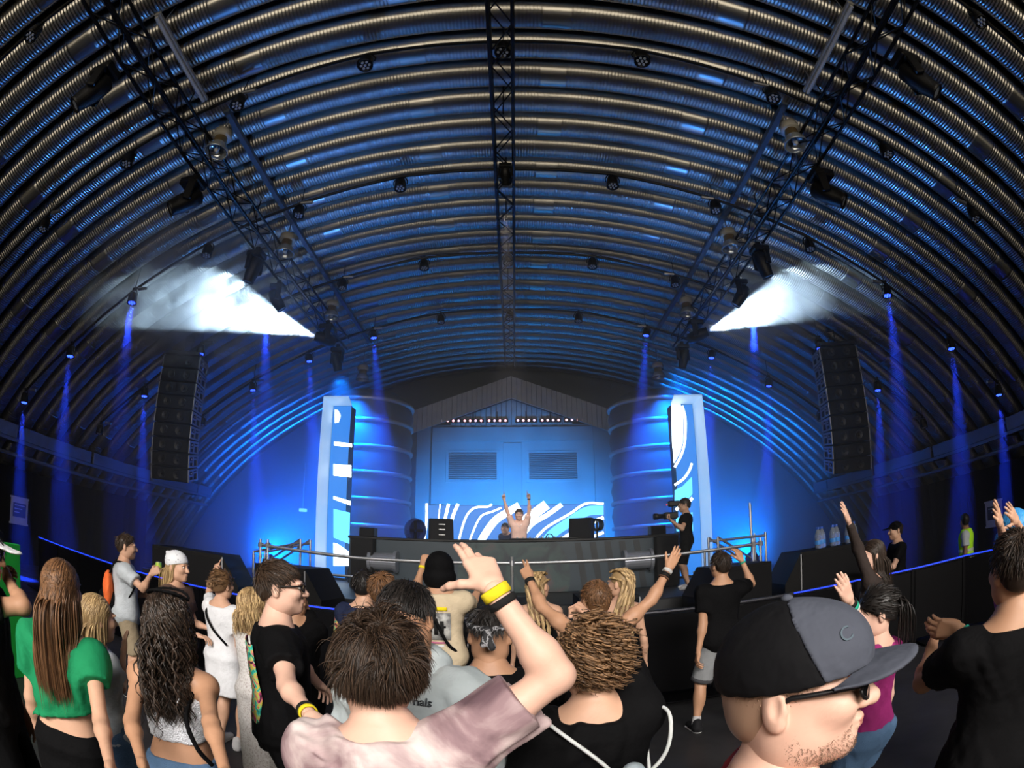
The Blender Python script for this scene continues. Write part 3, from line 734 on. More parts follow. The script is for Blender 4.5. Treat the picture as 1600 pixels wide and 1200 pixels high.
def wedge(x, y, z, w, h, rz, label):
    r = empty('wedge_speaker', (x, y, z), rz, label=label, cat='loudspeaker', group='large slanted stage speakers')
    pr = [(-w/2, 0), (w/2, 0), (w/2, h*.35), (w/2-h*.65*.62, h), (-w/2, h)]
    MB().prism(pr, -.38, .38).build('cabinet', BLACKR, r)
    gl = MB(); gl.box((-w/2+.04, -.40, .04), (w/2-h*.42, -.38, h-.05)); gl.build('grille', GRILL, r)
    MB().box((w/2-h*.42+.01, -.395, .03), (w/2-h*.42+.03, -.38, h-.03)).build('edge_trim', GREYM, r)
    MB().box((-.05, -.408, .06), (.05, -.40, .10)).build('badge', ALU, r)
    return r
def mirrored(x, y, z, w, h, rz, label):
    o = wedge(x, y, z, w, h, 0, label); o.scale = (-1, 1, 1); o.rotation_euler = (0, 0, rz); return o
wedge(-2.85, 7.0, .82, 1.05, .62, -.1, 'large slanted speaker left of the booth, next to the railing end')
wedge(-4.55, 7.05, .82, 1.5, .66, .15, 'longest slanted speaker on the far left behind the bandana')
mirrored(3.0, 7.0, .82, 1.05, .60, .1, 'large slanted speaker right of the booth behind the grey shorts man')
mirrored(4.55, 7.0, .82, 1.45, .66, -.1, 'slanted speaker with clear bottles on top at the right')
wedge(.0, 7.1, .82, 1.0, .30, 0, 'low flat stage speaker in front of the booth centre')
wedge(1.35, 7.1, .82, .9, .34, 0, 'low flat stage speaker right of the booth centre')
wedge(-1.3, 7.1, .82, .9, .34, 0, 'low flat stage speaker left of the booth centre')
# clear bottles on the right slanted speaker
def glass_mat():
    m = bpy.data.materials.new('clear_plastic'); m.use_nodes = True; nt = m.node_tree; n = nt.nodes; p = n['Principled BSDF']
    p.inputs['Base Color'].default_value = (.75, .85, .95, 1); p.inputs['Roughness'].default_value = .08; p.inputs['Transmission Weight'].default_value = .8; p.inputs['IOR'].default_value = 1.2
    tc = n.new('ShaderNodeTexCoord'); nz = n.new('ShaderNodeTexNoise'); nz.inputs['Scale'].default_value = 30; bp = n.new('ShaderNodeBump'); bp.inputs['Strength'].default_value = .2
    nt.links.new(tc.outputs['Object'], nz.inputs['Vector']); nt.links.new(nz.outputs['Fac'], bp.inputs['Height']); nt.links.new(bp.outputs['Normal'], p.inputs['Normal']); return m
GLASS = glass_mat(); CAPB = mat('blue_bottle_cap', (.03, .1, .5), rough=.4)
bpro = None
for j, xp in enumerate((1279, 1290, 1302, 1313, 1326, 1341)):
    q = atY(xp, 850, 6.9)
    if bpro is None:
        bpro = o = empty('water_bottle')
        MB().lathe([(.055, 0), (.06, .02), (.058, .12), (.062, .14), (.058, .20), (.03, .27), (.022, .29)], 14).build('bottle_body', GLASS, o, True)
        MB().lathe([(.026, .285), (.026, .32)], 12).build('cap', CAPB, o)
        MB().lathe([(.0605, .06), (.0615, .065), (.0615, .115), (.0605, .12)], 14).build('sleeve_label', mat('bottle_label', (.05, .25, .7), rough=.5), o)
    else: o = copy_tree(bpro)
    o.location = (q[0], 6.9+.1*(j % 2), 1.48); o.rotation_euler = (0, 0, j)
    tag(o, 'clear plastic bottle on the right slanted speaker, %s from the left' % ORD[j], 'bottle', 'bottles on the right speaker')

# crowd barrier: panels along a bent line
BARM = mat('barrier_sheet', (.0025, .0025, .0035), rough=.45, spec=.12)
RAILD = mat('rail_dark', (.06, .06, .07), rough=.3, metal=.8); GLINTB = emat('painted_blue_glint', (.01, .05, 1.0), 1.8)  # glowing strip stands in for blue stage light reflected on the rail
line = [(-9.4, 7.4), (-5.4, 6.35), (-2.6, 5.95), (0, 5.8), (2.4, 5.8), (4.4, 5.75), (6.1, 5.2), (7.1, 4.0)]
bi = 0; ORDL = ORD+['ninth', 'tenth', 'eleventh', 'twelfth', 'thirteenth', 'fourteenth', 'fifteenth', 'sixteenth', 'seventeenth', 'eighteenth', 'nineteenth', 'twentieth', 'twenty-first', 'twenty-second', 'twenty-third', 'twenty-fourth']
for (x0, y0), (x1, y1) in zip(line[:-1], line[1:]):
    L = math.hypot(x1-x0, y1-y0); n = max(1, round(L/1.15)); a = math.atan2(y1-y0, x1-x0)
    for j in range(n):
        t = j/n; wd = L/n
        r = empty('crowd_barrier', (x0+(x1-x0)*t, y0+(y1-y0)*t, 0), a, label='black crowd barrier panel, %s counted from the far left' % ORDL[bi], cat='barrier', group='crowd barrier before the stage'); bi += 1
        MB().box((.01, -.01, .06), (wd-.01, .01, 1.0)).build('sheet', BARM, r)
        MB().tube([(.0, 0, 1.03), (wd, 0, 1.03)], .026, 8).build('top_rail', RAILD, r)
        if x0+(x1-x0)*t > 2.6 or x0+(x1-x0)*t < -2.2: MB().box((.0, -.034, 1.034), (wd, -.022, 1.05)).build('painted_glint_strip', GLINTB, r)
        for xx in (.03, wd-.03): MB().box((xx-.025, -.025, 0), (xx+.025, .025, 1.03)).build('post', BARM, r)
        MB().box((.05, -.35, .02), (wd-.05, .0, .035)).build('tread_plate', BARM, r)
        MB().tube([(wd/2, .03, .9), (wd/2, .75, .03)], .02, 6).build('brace', BARM, r)
# small exit sign glowing in the left haze
es = atY(473, 797, 15.5)
ex = tag(MB().box((es[0]-.13, 15.5, es[2]-.05), (es[0]+.13, 15.55, es[2]+.05), bev=.005).build('exit_sign', emat('exit_sign_light', (.25, .85, 1.0), 1.2)), 'small pale lit sign in the blue haze left of the stage', 'sign')
MB().box((es[0]-.01, 15.5, es[2]+.05), (es[0]+.01, 15.54, 4.2)).build('drop_rod', GREYM, ex)

# ================================================================== PEOPLE: signed-distance bodies, meshed with surface nets
def nrm(v):
    v = np.asarray(v, float); return v/(np.linalg.norm(v)+1e-12)
def rotm(axis, ang):
    a = nrm(axis); c, s = math.cos(ang), math.sin(ang); x, y, z = a
    return np.array([[c+x*x*(1-c), x*y*(1-c)-z*s, x*z*(1-c)+y*s], [y*x*(1-c)+z*s, c+y*y*(1-c), y*z*(1-c)-x*s], [z*x*(1-c)-y*s, z*y*(1-c)+x*s, c+z*z*(1-c)]])
RX = lambda d: rotm((1, 0, 0), math.radians(d))
RY = lambda d: rotm((0, 1, 0), math.radians(d))
RZ = lambda d: rotm((0, 0, 1), math.radians(d))

class Field:
    def __init__(s, h): s.h = h; s.p = []; s.disp = None
    def cone(s, a, b, ra, rb, k=.03, cut=None, cut0=None, sub=False, flat=None):
        a, b = np.array(a, float), np.array(b, float); r = max(ra, rb)
        s.p.append(('cone', np.minimum(a, b)-r, np.maximum(a, b)+r, k, (a, b, ra, rb, cut, cut0, flat), sub)); return s
    def ball(s, c, r, k=.03, sub=False): return s.ell(c, (r, r, r), None, k, sub)
    def ell(s, c, r, R=None, k=.03, sub=False):
        c = np.array(c, float); m = max(r); R = np.eye(3) if R is None else R
        s.p.append(('ell', c-m, c+m, k, (c, np.array(r, float), R), sub)); return s
    def chain(s, pts, rs, k=.03):
        for i in range(len(pts)-1): s.cone(pts[i], pts[i+1], rs[i], rs[i+1], k)
        return s
    def torso(s, tab, O, R, k=.03, lo=None, hi=None, noise=0):
        """tab rows: z, half width, half depth, y offset in the torso frame"""
        tab = np.array(tab, float); w = tab[:, 1:3].max()+.12
        za = tab[0, 0] if lo is None else max(lo, tab[0, 0]); zb = tab[-1, 0] if hi is None else min(hi, tab[-1, 0])
        cs = np.array([O+R @ np.array([x, y, z]) for x in (-w, w) for y in (-w, w) for z in (za-.03, zb+.03)])
        s.p.append(('torso', cs.min(0), cs.max(0), k, (tab, O, R, lo, hi), False)); return s
    def mesh(s, noise=None):
        h = s.h; lo = np.min([p[1] for p in s.p if not p[5]], 0)-2.5*h-.01; hi = np.max([p[2] for p in s.p if not p[5]], 0)+2.5*h+.01
        n = np.ceil((hi-lo)/h).astype(int)+1; g = np.full(n, .08, np.float32)
        ax = [lo[i]+h*np.arange(n[i]) for i in range(3)]
        for kind, a, b, k, q, sub in s.p:
            i0 = np.clip(((a-k-2*h-lo)/h).astype(int), 0, n-1); i1 = np.clip(np.ceil((b+k+2*h-lo)/h).astype(int)+1, 1, n)
            if (i1 <= i0).any(): continue
            X = ax[0][i0[0]:i1[0]][:, None, None]; Y = ax[1][i0[1]:i1[1]][None, :, None]; Z = ax[2][i0[2]:i1[2]][None, None, :]
            if kind == 'cone':
                A, B, ra, rb, cut, cut0, flat = q; ba = B-A; L2 = ba @ ba+1e-12
                t0 = ((X-A[0])*ba[0]+(Y-A[1])*ba[1]+(Z-A[2])*ba[2])/L2; t = np.clip(t0, 0, 1)
                dx, dy, dz = X-A[0]-t*ba[0], Y-A[1]-t*ba[1], Z-A[2]-t*ba[2]
                if flat is not None:
                    fv, fs = flat; fv = nrm(fv); pr = dx*fv[0]+dy*fv[1]+dz*fv[2]; e = pr*(1/fs-1); dx, dy, dz = dx+e*fv[0], dy+e*fv[1], dz+e*fv[2]
                d = np.sqrt(dx*dx+dy*dy+dz*dz)-(ra+(rb-ra)*t)
                if flat is not None: d = d*min(1.0, flat[1]*1.3)
                L = math.sqrt(L2)
                if cut is not None: d = np.maximum(d, (t0-cut)*L)
                if cut0 is not None: d = np.maximum(d, (cut0-t0)*L)
            elif kind == 'ell':
                c, r, R = q; dx, dy, dz = X-c[0], Y-c[1], Z-c[2]
                u = [(R[0, j]*dx+R[1, j]*dy+R[2, j]*dz) for j in range(3)]
                k0 = np.sqrt((u[0]/r[0])**2+(u[1]/r[1])**2+(u[2]/r[2])**2); k1 = np.sqrt((u[0]/r[0]**2)**2+(u[1]/r[1]**2)**2+(u[2]/r[2]**2)**2)+1e-6
                d = k0*(k0-1)/k1
            else:
                tab, O, R, tlo, thi = q; dx, dy, dz = X-O[0], Y-O[1], Z-O[2]
                u = [(R[0, j]*dx+R[1, j]*dy+R[2, j]*dz) for j in range(3)]
                zc = np.clip(u[2], tab[0, 0], tab[-1, 0])
                aa = np.interp(zc, tab[:, 0], tab[:, 1]); bb = np.interp(zc, tab[:, 0], tab[:, 2]); yo = np.interp(zc, tab[:, 0], tab[:, 3])
                ex = np.abs(u[0])/aa; ey = np.abs(u[1]-yo)/bb
                rr = (ex**2.5+ey**2.5)**.4
                d = (rr-1)*np.minimum(aa, bb)*.9

                ov = u[2]-zc; d = np.where(np.abs(ov) > 0, np.sqrt(np.maximum(d, 0)**2+ov**2)+np.minimum(d, 0)*0, d)
                if tlo is not None: d = np.maximum(d, tlo-u[2])
                if thi is not None: d = np.maximum(d, u[2]-thi)
            sl = tuple(slice(i0[j], i1[j]) for j in range(3)); o = g[sl]
            if sub:
                d = -d; hh = np.maximum(k-np.abs(o-d), 0)/k; g[sl] = np.maximum(o, d)+hh*hh*k*.25
            else:
                hh = np.maximum(k-np.abs(o-d), 0)/k; g[sl] = np.minimum(o, d)-hh*hh*k*.25
        if noise is not None: g = g+noise(ax[0][:, None, None], ax[1][None, :, None], ax[2][None, None, :]).astype(np.float32)
        return surface_nets(g, lo, h)
def surface_nets(g, lo, h):
    s = g < 0; n = np.array(g.shape)
    c = np.zeros(n-1, np.int8)
    for i in (0, 1):
        for j in (0, 1):
            for k in (0, 1): c += s[i:n[0]-1+i, j:n[1]-1+j, k:n[2]-1+k]
    act = (c > 0) & (c < 8); ijk = np.argwhere(act); idx = np.full(n-1, -1, np.int32); idx[act] = np.arange(len(ijk))
    acc = np.zeros((len(ijk), 3)); cnt = np.zeros(len(ijk))
    I, J, K = ijk.T
    for axis in range(3):
        for a in (0, 1):
            for b in (0, 1):
                o = [0, 0, 0]; oth = [q for q in range(3) if q != axis]; o[oth[0]] = a; o[oth[1]] = b; o2 = list(o); o2[axis] = 1
                v0 = g[I+o[0], J+o[1], K+o[2]]; v1 = g[I+o2[0], J+o2[1], K+o2[2]]; mk = (v0 < 0) != (v1 < 0)
                t = np.where(mk, v0/np.where(mk, v0-v1, 1), 0)
                p = np.zeros((len(ijk), 3)); p[:, oth[0]] = a; p[:, oth[1]] = b; p[:, axis] = t
                acc += p*mk[:, None]; cnt += mk
    v = lo+h*(ijk+acc/cnt[:, None]); q = []
    for axis in range(3):
        b, d = [(1, 2), (2, 0), (0, 1)][axis]
        sa = [slice(None)]*3; sb = [slice(None)]*3; sa[axis] = slice(0, -1); sb[axis] = slice(1, None)
        x = s[tuple(sa)] != s[tuple(sb)]; e = np.argwhere(x); e = e[(e[:, b] > 0) & (e[:, d] > 0) & (e[:, b] < n[b]-1) & (e[:, d] < n[d]-1)]
        ins = s[e[:, 0], e[:, 1], e[:, 2]]
        def cell(db, dd):
            f = e.copy(); f[:, b] -= db; f[:, d] -= dd; return idx[f[:, 0], f[:, 1], f[:, 2]]
        qq = np.stack([cell(1, 1), cell(0, 1), cell(0, 0), cell(1, 0)], 1); qq[~ins] = qq[~ins][:, ::-1]; q.append(qq)
    return v, np.concatenate(q)
def folds(amp, seed, freq=14.0, dirs=None):
    """cloth folds: a few warped sine trains"""
    rg = np.random.default_rng(seed); D = [nrm(rg.normal(size=3)*np.array([1, 1, .55])) for _ in range(4)]; ph = rg.uniform(0, 6.28, 8)
    def f(X, Y, Z):
        wx = .03*np.sin(11*Z+ph[4]+7*X)+.02*np.sin(19*Y+ph[5]); o = 0
        for i, d in enumerate(D):
            o = o+np.sin((d[0]*(X+wx)+d[1]*(Y+wx)+d[2]*Z)*freq*4*(1+.55*i)+ph[i])/(1+.4*i)
        return amp*o*.42*(.45+.55*np.sin(13*X+9*Z+ph[6])*np.sin(11*Y-14*Z+ph[7]))
    return f
def tubes(paths, radii, sides=4, tone=None, seed=0):
    """many tapered tubes at once: paths (N,M,3), radii (N,M)"""
    P_ = np.asarray(paths, float); N, Mm, _ = P_.shape; R_ = np.broadcast_to(radii, (N, Mm))
    t = np.gradient(P_, axis=1); t /= np.linalg.norm(t, axis=2)[..., None]+1e-9
    ref = np.random.default_rng(seed).normal(size=(N, 1, 3)); a = np.cross(t, ref); a /= np.linalg.norm(a, axis=2)[..., None]+1e-9; b = np.cross(t, a)
    th = 2*PI*np.arange(sides)/sides
    v = P_[:, :, None, :]+R_[:, :, None, None]*(np.cos(th)[None, None, :, None]*a[:, :, None, :]+np.sin(th)[None, None, :, None]*b[:, :, None, :])
    i = np.arange(N)[:, None, None]*Mm*sides; j = np.arange(Mm-1)[None, :, None]*sides; k = np.arange(sides)[None, None, :]; k2 = (k+1) % sides
    q = np.stack(np.broadcast_arrays(i+j+k, i+j+k2, i+j+sides+k2, i+j+sides+k), 3).reshape(-1, 4)
    tn = np.repeat(np.broadcast_to((np.random.default_rng(seed+1).uniform(0, 1, N) if tone is None else tone)[:, None], (N, Mm)).reshape(-1), sides)
    return v.reshape(-1, 3), q, tn
def fib(n):
    i = np.arange(n)+.5; ph = np.arccos(1-2*i/n); th = PI*(1+5**.5)*i
    return np.stack([np.cos(th)*np.sin(ph), np.sin(th)*np.sin(ph), np.cos(ph)], 1)
def hair_mat(name, dark, light, rough=.42):
    if name in MATS: return MATS[name]
    m = bpy.data.materials.new(name); m.use_nodes = True; nt = m.node_tree; n = nt.nodes; p = n['Principled BSDF']
    at = n.new('ShaderNodeAttribute'); at.attribute_name = 'tone'; r = n.new('ShaderNodeValToRGB'); r.color_ramp.elements[0].color = (*dark, 1); r.color_ramp.elements[1].color = (*light, 1)
    nt.links.new(at.outputs['Fac'], r.inputs[0]); nt.links.new(r.outputs[0], p.inputs['Base Color']); p.inputs['Roughness'].default_value = rough
    p.inputs['Specular IOR Level'].default_value = .35
    MATS[name] = m; return m
def skin_mat(name, c):
    return mat(name, c, rough=.5, var=.10, scale=18, bump=.05, bscale=120, spec=.35)
SK1 = skin_mat('skin_pale', (.68, .42, .32)); SK2 = skin_mat('skin_light', (.58, .34, .23)); SK3 = skin_mat('skin_tan', (.46, .25, .15)); SK4 = skin_mat('skin_brown', (.25, .13, .08))
EYEW = mat('eye_white', (.7, .68, .65), rough=.2); EYED = mat('eye_iris', (.05, .03, .02), rough=.15); LIP = mat('lip', (.45, .18, .15), rough=.45)
FINGERS = {  # per finger curl triplets (index, middle, ring, little), thumb (out angle, curl)
    'open': ([(5, 5, 5)]*4, (48, 8), .9), 'flat': ([(4, 4, 4)]*4, (28, 6), .35), 'relaxed': ([(22, 28, 18), (28, 32, 20), (32, 36, 22), (36, 38, 24)], (32, 16), .4),
    'fist': ([(80, 95, 65)]*4, (18, 55), .2), 'point': ([(6, 6, 5), (75, 95, 60), (80, 95, 60), (80, 95, 60)], (20, 50), .3),
    'two': ([(6, 8, 6), (8, 8, 6), (70, 90, 60), (75, 90, 60)], (15, 45), .6), 'grip': ([(55, 60, 35)]*4, (40, 40), .2), 'bent': ([(45, 20, 12), (42, 22, 12), (38, 25, 15), (35, 25, 15)], (25, 15), .3)}
def hand_prims(F, wr, f, n, side, kind, s=1.0):
    """wr wrist point, f finger direction, n palm normal, side +1 right / -1 left"""
    f = nrm(f); n = nrm(n-f*(n @ f)); th = nrm(np.cross(f, n))*side        # towards the thumb
    curls, (tout, tcurl), spread = FINGERS[kind]
    offs = [.029, .010, -.010, -.028]; ks = [.088, .092, .088, .080]; ln = [(.040, .025, .021), (.045, .028, .022), (.042, .026, .021), (.033, .020, .019)]
    kn = []
    for i in range(4):
        kp = wr+s*(f*ks[i]+th*offs[i]); kn.append(kp)
        F.cone(wr+s*(f*.012+th*offs[i]*.55), kp, .0155*s, .0125*s, .012*s)
    F.ell(wr+s*(f*.035+th*.022+n*.008), np.array((.028, .016, .014))*s, np.stack([f, th, n], 1), .014*s)
    F.ell(wr+s*(f*.04-th*.022+n*.005), np.array((.032, .013, .012))*s, np.stack([f, th, n], 1), .014*s)
    for i in range(4):
        d = nrm(f+th*offs[i]*6*spread); ax = np.cross(d, n); p = kn[i]; r0 = (.0098, .0102, .0096, .0084)[i]*s
        for j in range(3):
            d = rotm(ax, math.radians(curls[i][j])) @ d; q = p+d*ln[i][j]*s
            F.cone(p, q, r0*(1-.09*j), r0*(1-.09*(j+1)), .004*s); p = q
    d = nrm(f*math.cos(math.radians(tout))+th*math.sin(math.radians(tout))+n*.25); p = wr+s*(f*.022+th*.026+n*.006); ax = nrm(np.cross(d, nrm(n-th*.8)))
    for j, (L, r) in enumerate(((.040, .0135), (.032, .0110), (.026, .0098))):
        if j: d = rotm(ax, math.radians(tcurl)) @ d
        q = p+d*L*s; F.cone(p, q, r*s, (.0115, .0102, .0085)[j]*s, .007*s); p = q
TM = [(-.12, .10, .09, .01), (-.04, .165, .115, .0), (.02, .172, .118, -.005), (.10, .158, .11, .0), (.18, .148, .105, .005), (.28, .158, .112, .005), (.38, .172, .122, .0), (.45, .172, .115, -.005), (.50, .140, .092, -.012), (.54, .085, .070, -.015), (.57, .055, .055, -.01)]
TF = [(-.12, .10, .09, .01), (-.04, .172, .118, .0), (.02, .175, .120, -.01), (.10, .148, .105, .0), (.18, .120, .092, .005), (.28, .130, .100, .005), (.38, .148, .118, .012), (.45, .148, .100, .0), (.50, .120, .080, -.010), (.54, .070, .058, -.012), (.57, .045, .045, -.008)]
def solve_px(S, p, L, near=True):
    """point at distance L from S seen at pixel p"""
    u = ray(*p); w_ = S-CAM; b = w_ @ u; disc = b*b-(w_ @ w_-L*L)
    if disc < 0: return S+L*nrm(CAM+b*u-S)
    t = b-math.sqrt(disc) if near else b+math.sqrt(disc)
    return CAM+t*u
class Person:
    """joints in world space; parts are built as children of an empty at the feet"""
    def __init__(s, head_px, D, label, face=0, sex='m', lean=0, side=0, head=(0, 0, 0), skin=SK2, build=1.0, H=None, ground=0.0, group=None, hscale=1.0, vox=None, legs='stand', arms=True, name='person'):
        c = atD(*head_px, D); s.D = D; s.sex = sex; s.skin = skin
        s.Hh = H if H else c[2]-ground+.115
        s.k = k = s.Hh/1.76; s.ground = ground; s.build = build; s.face = face
        s.vox = vox or min(max(.0026*D+.0035, .0058), .019)
        Rf = RZ(face); s.Rf = Rf; s.Rt = Rt = Rf @ RY(side) @ RX(-lean)      # torso frame, y forward
        hc_local = np.array([0, .015, .70])*k                                  # head centre from pelvis in torso frame
        pel = c-Rt @ hc_local
        if H: pel[2] = ground+.95*k
        s.root = empty(name, (pel[0], pel[1], ground), label=label, cat='person', group=group)
        s.org = np.array([pel[0], pel[1], ground]); s.seed = zlib.crc32(label.encode()) % 9999
        s.pel = np.array([pel[0], pel[1], max(pel[2], ground+.80*k)]); s.hc = pel+Rt @ hc_local if not H else s.pel+Rt @ hc_local
        s.neck = s.pel+Rt @ (np.array([0, -.012, .535])*k)
        s.Rh = Rf @ RZ(head[0]) @ RX(head[1]) @ RY(head[2]); s.hs = hscale*(1.0 if sex == 'm' else .95)
        sw = (.185 if sex == 'm' else .158)*build**.6
        s.sh = {q: s.pel+Rt @ (np.array([q*sw, -.005, .455])*k) for q in (-1, 1)}
        s.hip = {q: s.pel+Rt @ (np.array([q*.088, 0, -.03])*k) for q in (-1, 1)}
        s.L1, s.L2 = .295*k, .255*k; s.el = {}; s.wr = {}; s.hand = {}; s.knee = {}; s.ank = {}
        pz_ = s.pel[2]-ground
        for q in (-1, 1):
            hp = s.hip[q]; fx = {'stand': .03, 'wide': .13, 'step': .05}[legs]
            foot = np.array([hp[0], hp[1], ground+.075*k])+Rf @ np.array([q*fx, (.12*q if legs == 'step' else 0)-.02-lean*.002, 0]); Lt = .44*k; Ls = .42*k
            d = foot-hp; L = np.linalg.norm(d); L = min(L, Lt+Ls-.001)
            a = (Lt*Lt-Ls*Ls+L*L)/(2*L); hh = math.sqrt(max(Lt*Lt-a*a, 0)); fw = Rf @ np.array([.15*q, 1, 0]); dn = nrm(d); fw = nrm(fw-dn*(fw @ dn))
            s.ank[q] = foot; s.knee[q] = hp+dn*a+fw*hh
        s.bare = []
    def w(s, v): return s.pel+s.Rt @ (np.array(v, float)*s.k)          # torso-local to world
    def arm(s, q, elbow=None, hand=None, near=(True, True), kind='relaxed', palm=None, hdir=None, up=None, fore=None):
        """q -1 left, +1 right; elbow/hand pixel targets or local directions up/fore"""
        S = s.sh[q].copy()
        E = solve_px(S, elbow, s.L1, near[0]) if elbow else S+s.L1*(s.Rf @ nrm(up))
        z = (E-S)[2]/s.L1
        if z > .1: S = S+s.Rt @ np.array([-q*.03*z, 0, .055*z])*s.k; s.sh[q] = S; E = solve_px(S, elbow, s.L1, near[0]) if elbow else S+s.L1*(s.Rf @ nrm(up))
        W = solve_px(E, hand, s.L2, near[1]) if hand else E+s.L2*(s.Rf @ nrm(fore))
        s.el[q], s.wr[q] = E, W
        fd = nrm(W-E); f = nrm(s.Rf @ np.array(hdir, float)) if hdir is not None else fd
        pn = s.Rf @ np.array(palm if palm is not None else (-q, 0, 0), float)
        if abs(nrm(pn) @ f) > .95: pn = s.Rf @ np.array([0, 1, .2])
        s.hand[q] = (kind, f, pn); return s
    def hang(s, q, out=.12, fwd=.05, bend=.25, kind='relaxed'): return s.arm(q, up=(q*out, fwd-.05, -1), fore=(q*(out-.06), fwd+bend, -1), kind=kind, palm=(-q, 0, 0))
    def add(s, name, vq, m, tone=None, parent=None, label=None):
        v, q = vq[0]-s.org, vq[1]; o = link(bpy.data.objects.new(name, np_mesh(name, v, q, m, True, tone)), parent or s.root)
        if label: o['label'] = label
        return o
    def mb(s, name, m, mats, parent=None, smooth=True):
        """MB in world coordinates -> child"""
        m.v = [tuple(np.array(p)-s.org) for p in m.v]; return m.build(name, mats, parent or s.root, smooth)
    def tab(s, infl=0.0, flare=0.0, b=None):
        t = np.array(TM if s.sex == 'm' else TF); b = s.build if b is None else b; t = t.copy(); t[:, 1] = t[:, 1]*b*s.k+infl; t[:, 2] = t[:, 2]*b*s.k+infl; t[:, 0] *= s.k; t[:, 3] *= s.k
        if flare: w_ = np.clip((.30*s.k-t[:, 0])/.35, 0, 1); t[:, 1] += flare*w_; t[:, 2] += flare*.8*w_
        return t
    def rarm(s): f = (1.0 if s.sex == 'm' else .82)*s.k*s.build**.7; return .049*f, .040*f, .041*f, .0265*f
    def body(s, legs=True, feet=True):
        k = s.k; F = Field(s.vox); F.torso(s.tab(), s.pel, s.Rt, .04)
        a, b, c, d = s.rarm()
        for q in (-1, 1):
            if q in s.el:
                F.ball(s.sh[q], a*1.12, .05); F.cone(s.sh[q], s.el[q], a, b, .04); (F.ball(s.sh[q]+(s.el[q]-s.sh[q])*.42, a*.98, .05) if s.sex == 'm' else None)
                F.cone(s.el[q], s.wr[q], c, d, .02); F.ball(s.el[q]+(s.wr[q]-s.el[q])*.25, c*(1.06 if s.sex == 'm' else .98), .03)
                F.cone(s.sh[q], s.w((q*.06, -.02, .50)), a*.9, .05*k, .05)
            if legs:
                F.cone(s.hip[q], s.knee[q], .088*k*s.build, .056*k, .04); F.cone(s.knee[q], s.ank[q], .054*k, .036*k, .03)
                cd_ = s.ank[q]-s.knee[q]; F.ell(s.knee[q]+cd_*.32-s.Rf @ np.array([0, .018, 0])*k, (.052*k, .055*k, .12*k), None, .05)
                if feet: F.cone(s.ank[q]-s.Rf @ np.array([0, .03, 0])-np.array([0, 0, .035*k]), s.ank[q]+s.Rf @ np.array([q*.02, .15, 0])*k-np.array([0, 0, .05*k]), .036*k, .028*k, .03)
        # neck
        nk = .056 if s.sex == 'm' else .045
        F.cone(s.neck-s.Rt @ np.array([0, 0, .03])*k, s.hc+s.Rh @ np.array([0, -.022, -.055])*k, nk*k*1.06*s.build**.4, nk*k*s.build**.4, .05)
        v, qd = F.mesh(); V, Q = [v], [qd]; n = len(v)
        # head and hands at a finer pitch, same mesh
        for extra in [s.head_field()]+[s.hand_field(q) for q in (-1, 1) if q in s.hand]:
            v2, q2 = extra.mesh(); V.append(v2); Q.append(q2+n); n += len(v2)
        o = s.add('body', (np.concatenate(V), np.concatenate(Q)), s.skin); s.bodyo = o
        s.eyes(); return s
    def H(s, v): return s.hc+s.Rh @ (np.array(v, float)*s.hs)
    def head_field(s):
        g = s.hs; F = Field(max(s.vox*.42, .0034)); R = s.Rh; E = lambda c, r, k=.02, RR=None, sub=False: F.ell(s.H(c), np.array(r)*g, R if RR is None else R @ RR, k*g, sub)
        E((0, -.018, .030), (.077, .098, .090)); E((0, .022, -.030), (.064, .070, .088), .04); E((0, .040, -.082), (.040, .042, .036), .04)
        F.ball(s.H((0, .072, -.098)), .020*g, .025*g)
        for q in (-1, 1):
            E((q*.052, .005, -.068), (.018, .035, .028), .04); E((q*.040, .066, -.022), (.026, .026, .022), .03)
            E((q*.030, .088, .026), (.026, .013, .009), .016)
            F.ball(s.H((q*.031, .101, .006)), .016*g, .014*g, True)
            ea = RZ(-q*22); E((q*.080, -.024, -.004), (.0095, .019, .033), .007, ea); E((q*.080, -.018, -.026), (.008, .012, .014), .008, ea)
            if s.D < 3: (F.ell(s.H((q*.0935, -.021, .002)), np.array((.0085, .0105, .020))*g, R @ ea, .0035*g, True), F.ell(s.H((q*.083, -.008, -.008)), np.array((.005, .006, .009))*g, R @ ea, .004*g))
        F.cone(s.H((0, .090, .022)), s.H((0, .112, -.024)), .0085*g, .0125*g, .014*g); F.ball(s.H((0, .116, -.028)), .0125*g, .01*g)
        for q in (-1, 1): F.ball(s.H((q*.013, .103, -.030)), .0095*g, .008*g)
        E((0, .094, -.056), (.023, .011, .0062), .008); E((0, .093, -.067), (.020, .011, .0068), .008); E((0, .084, -.081), (.022, .012, .008), .01)
        nk = (.054 if s.sex == 'm' else .044)*s.k
        F.cone(s.H((0, -.022, -.05)), s.hc+s.Rh @ np.array([0, -.024, -.11])*g, nk, nk, .04)
        return F
    def eyes(s):
        for q in (-1, 1):
            m = MB(); i = MB(); c = s.H((q*.031, .0815, .006)); T = Matrix.Translation(Vector(c))
            m.lathe([(.0115*s.hs*math.sin(t), -.0115*s.hs*math.cos(t)) for t in np.linspace(.05, PI-.05, 7)], 10, T=T)
            c2 = s.H((q*.031, .0885, .006)); i.lathe([(.0055*s.hs*math.sin(t), -.0055*s.hs*math.cos(t)) for t in np.linspace(.05, PI-.05, 5)], 8, T=Matrix.Translation(Vector(c2)))
            e = s.mb('eye', m, EYEW); s.mb('iris', i, EYED, e)
        if s.D < 3:
            l = Field(.0035); l.ell(s.H((0, .0975, -.0575)), np.array((.021, .009, .0050))*s.hs, s.Rh, .004); l.ell(s.H((0, .0965, -.066)), np.array((.018, .009, .0056))*s.hs, s.Rh, .004); s.add('lips', l.mesh(), LIP)
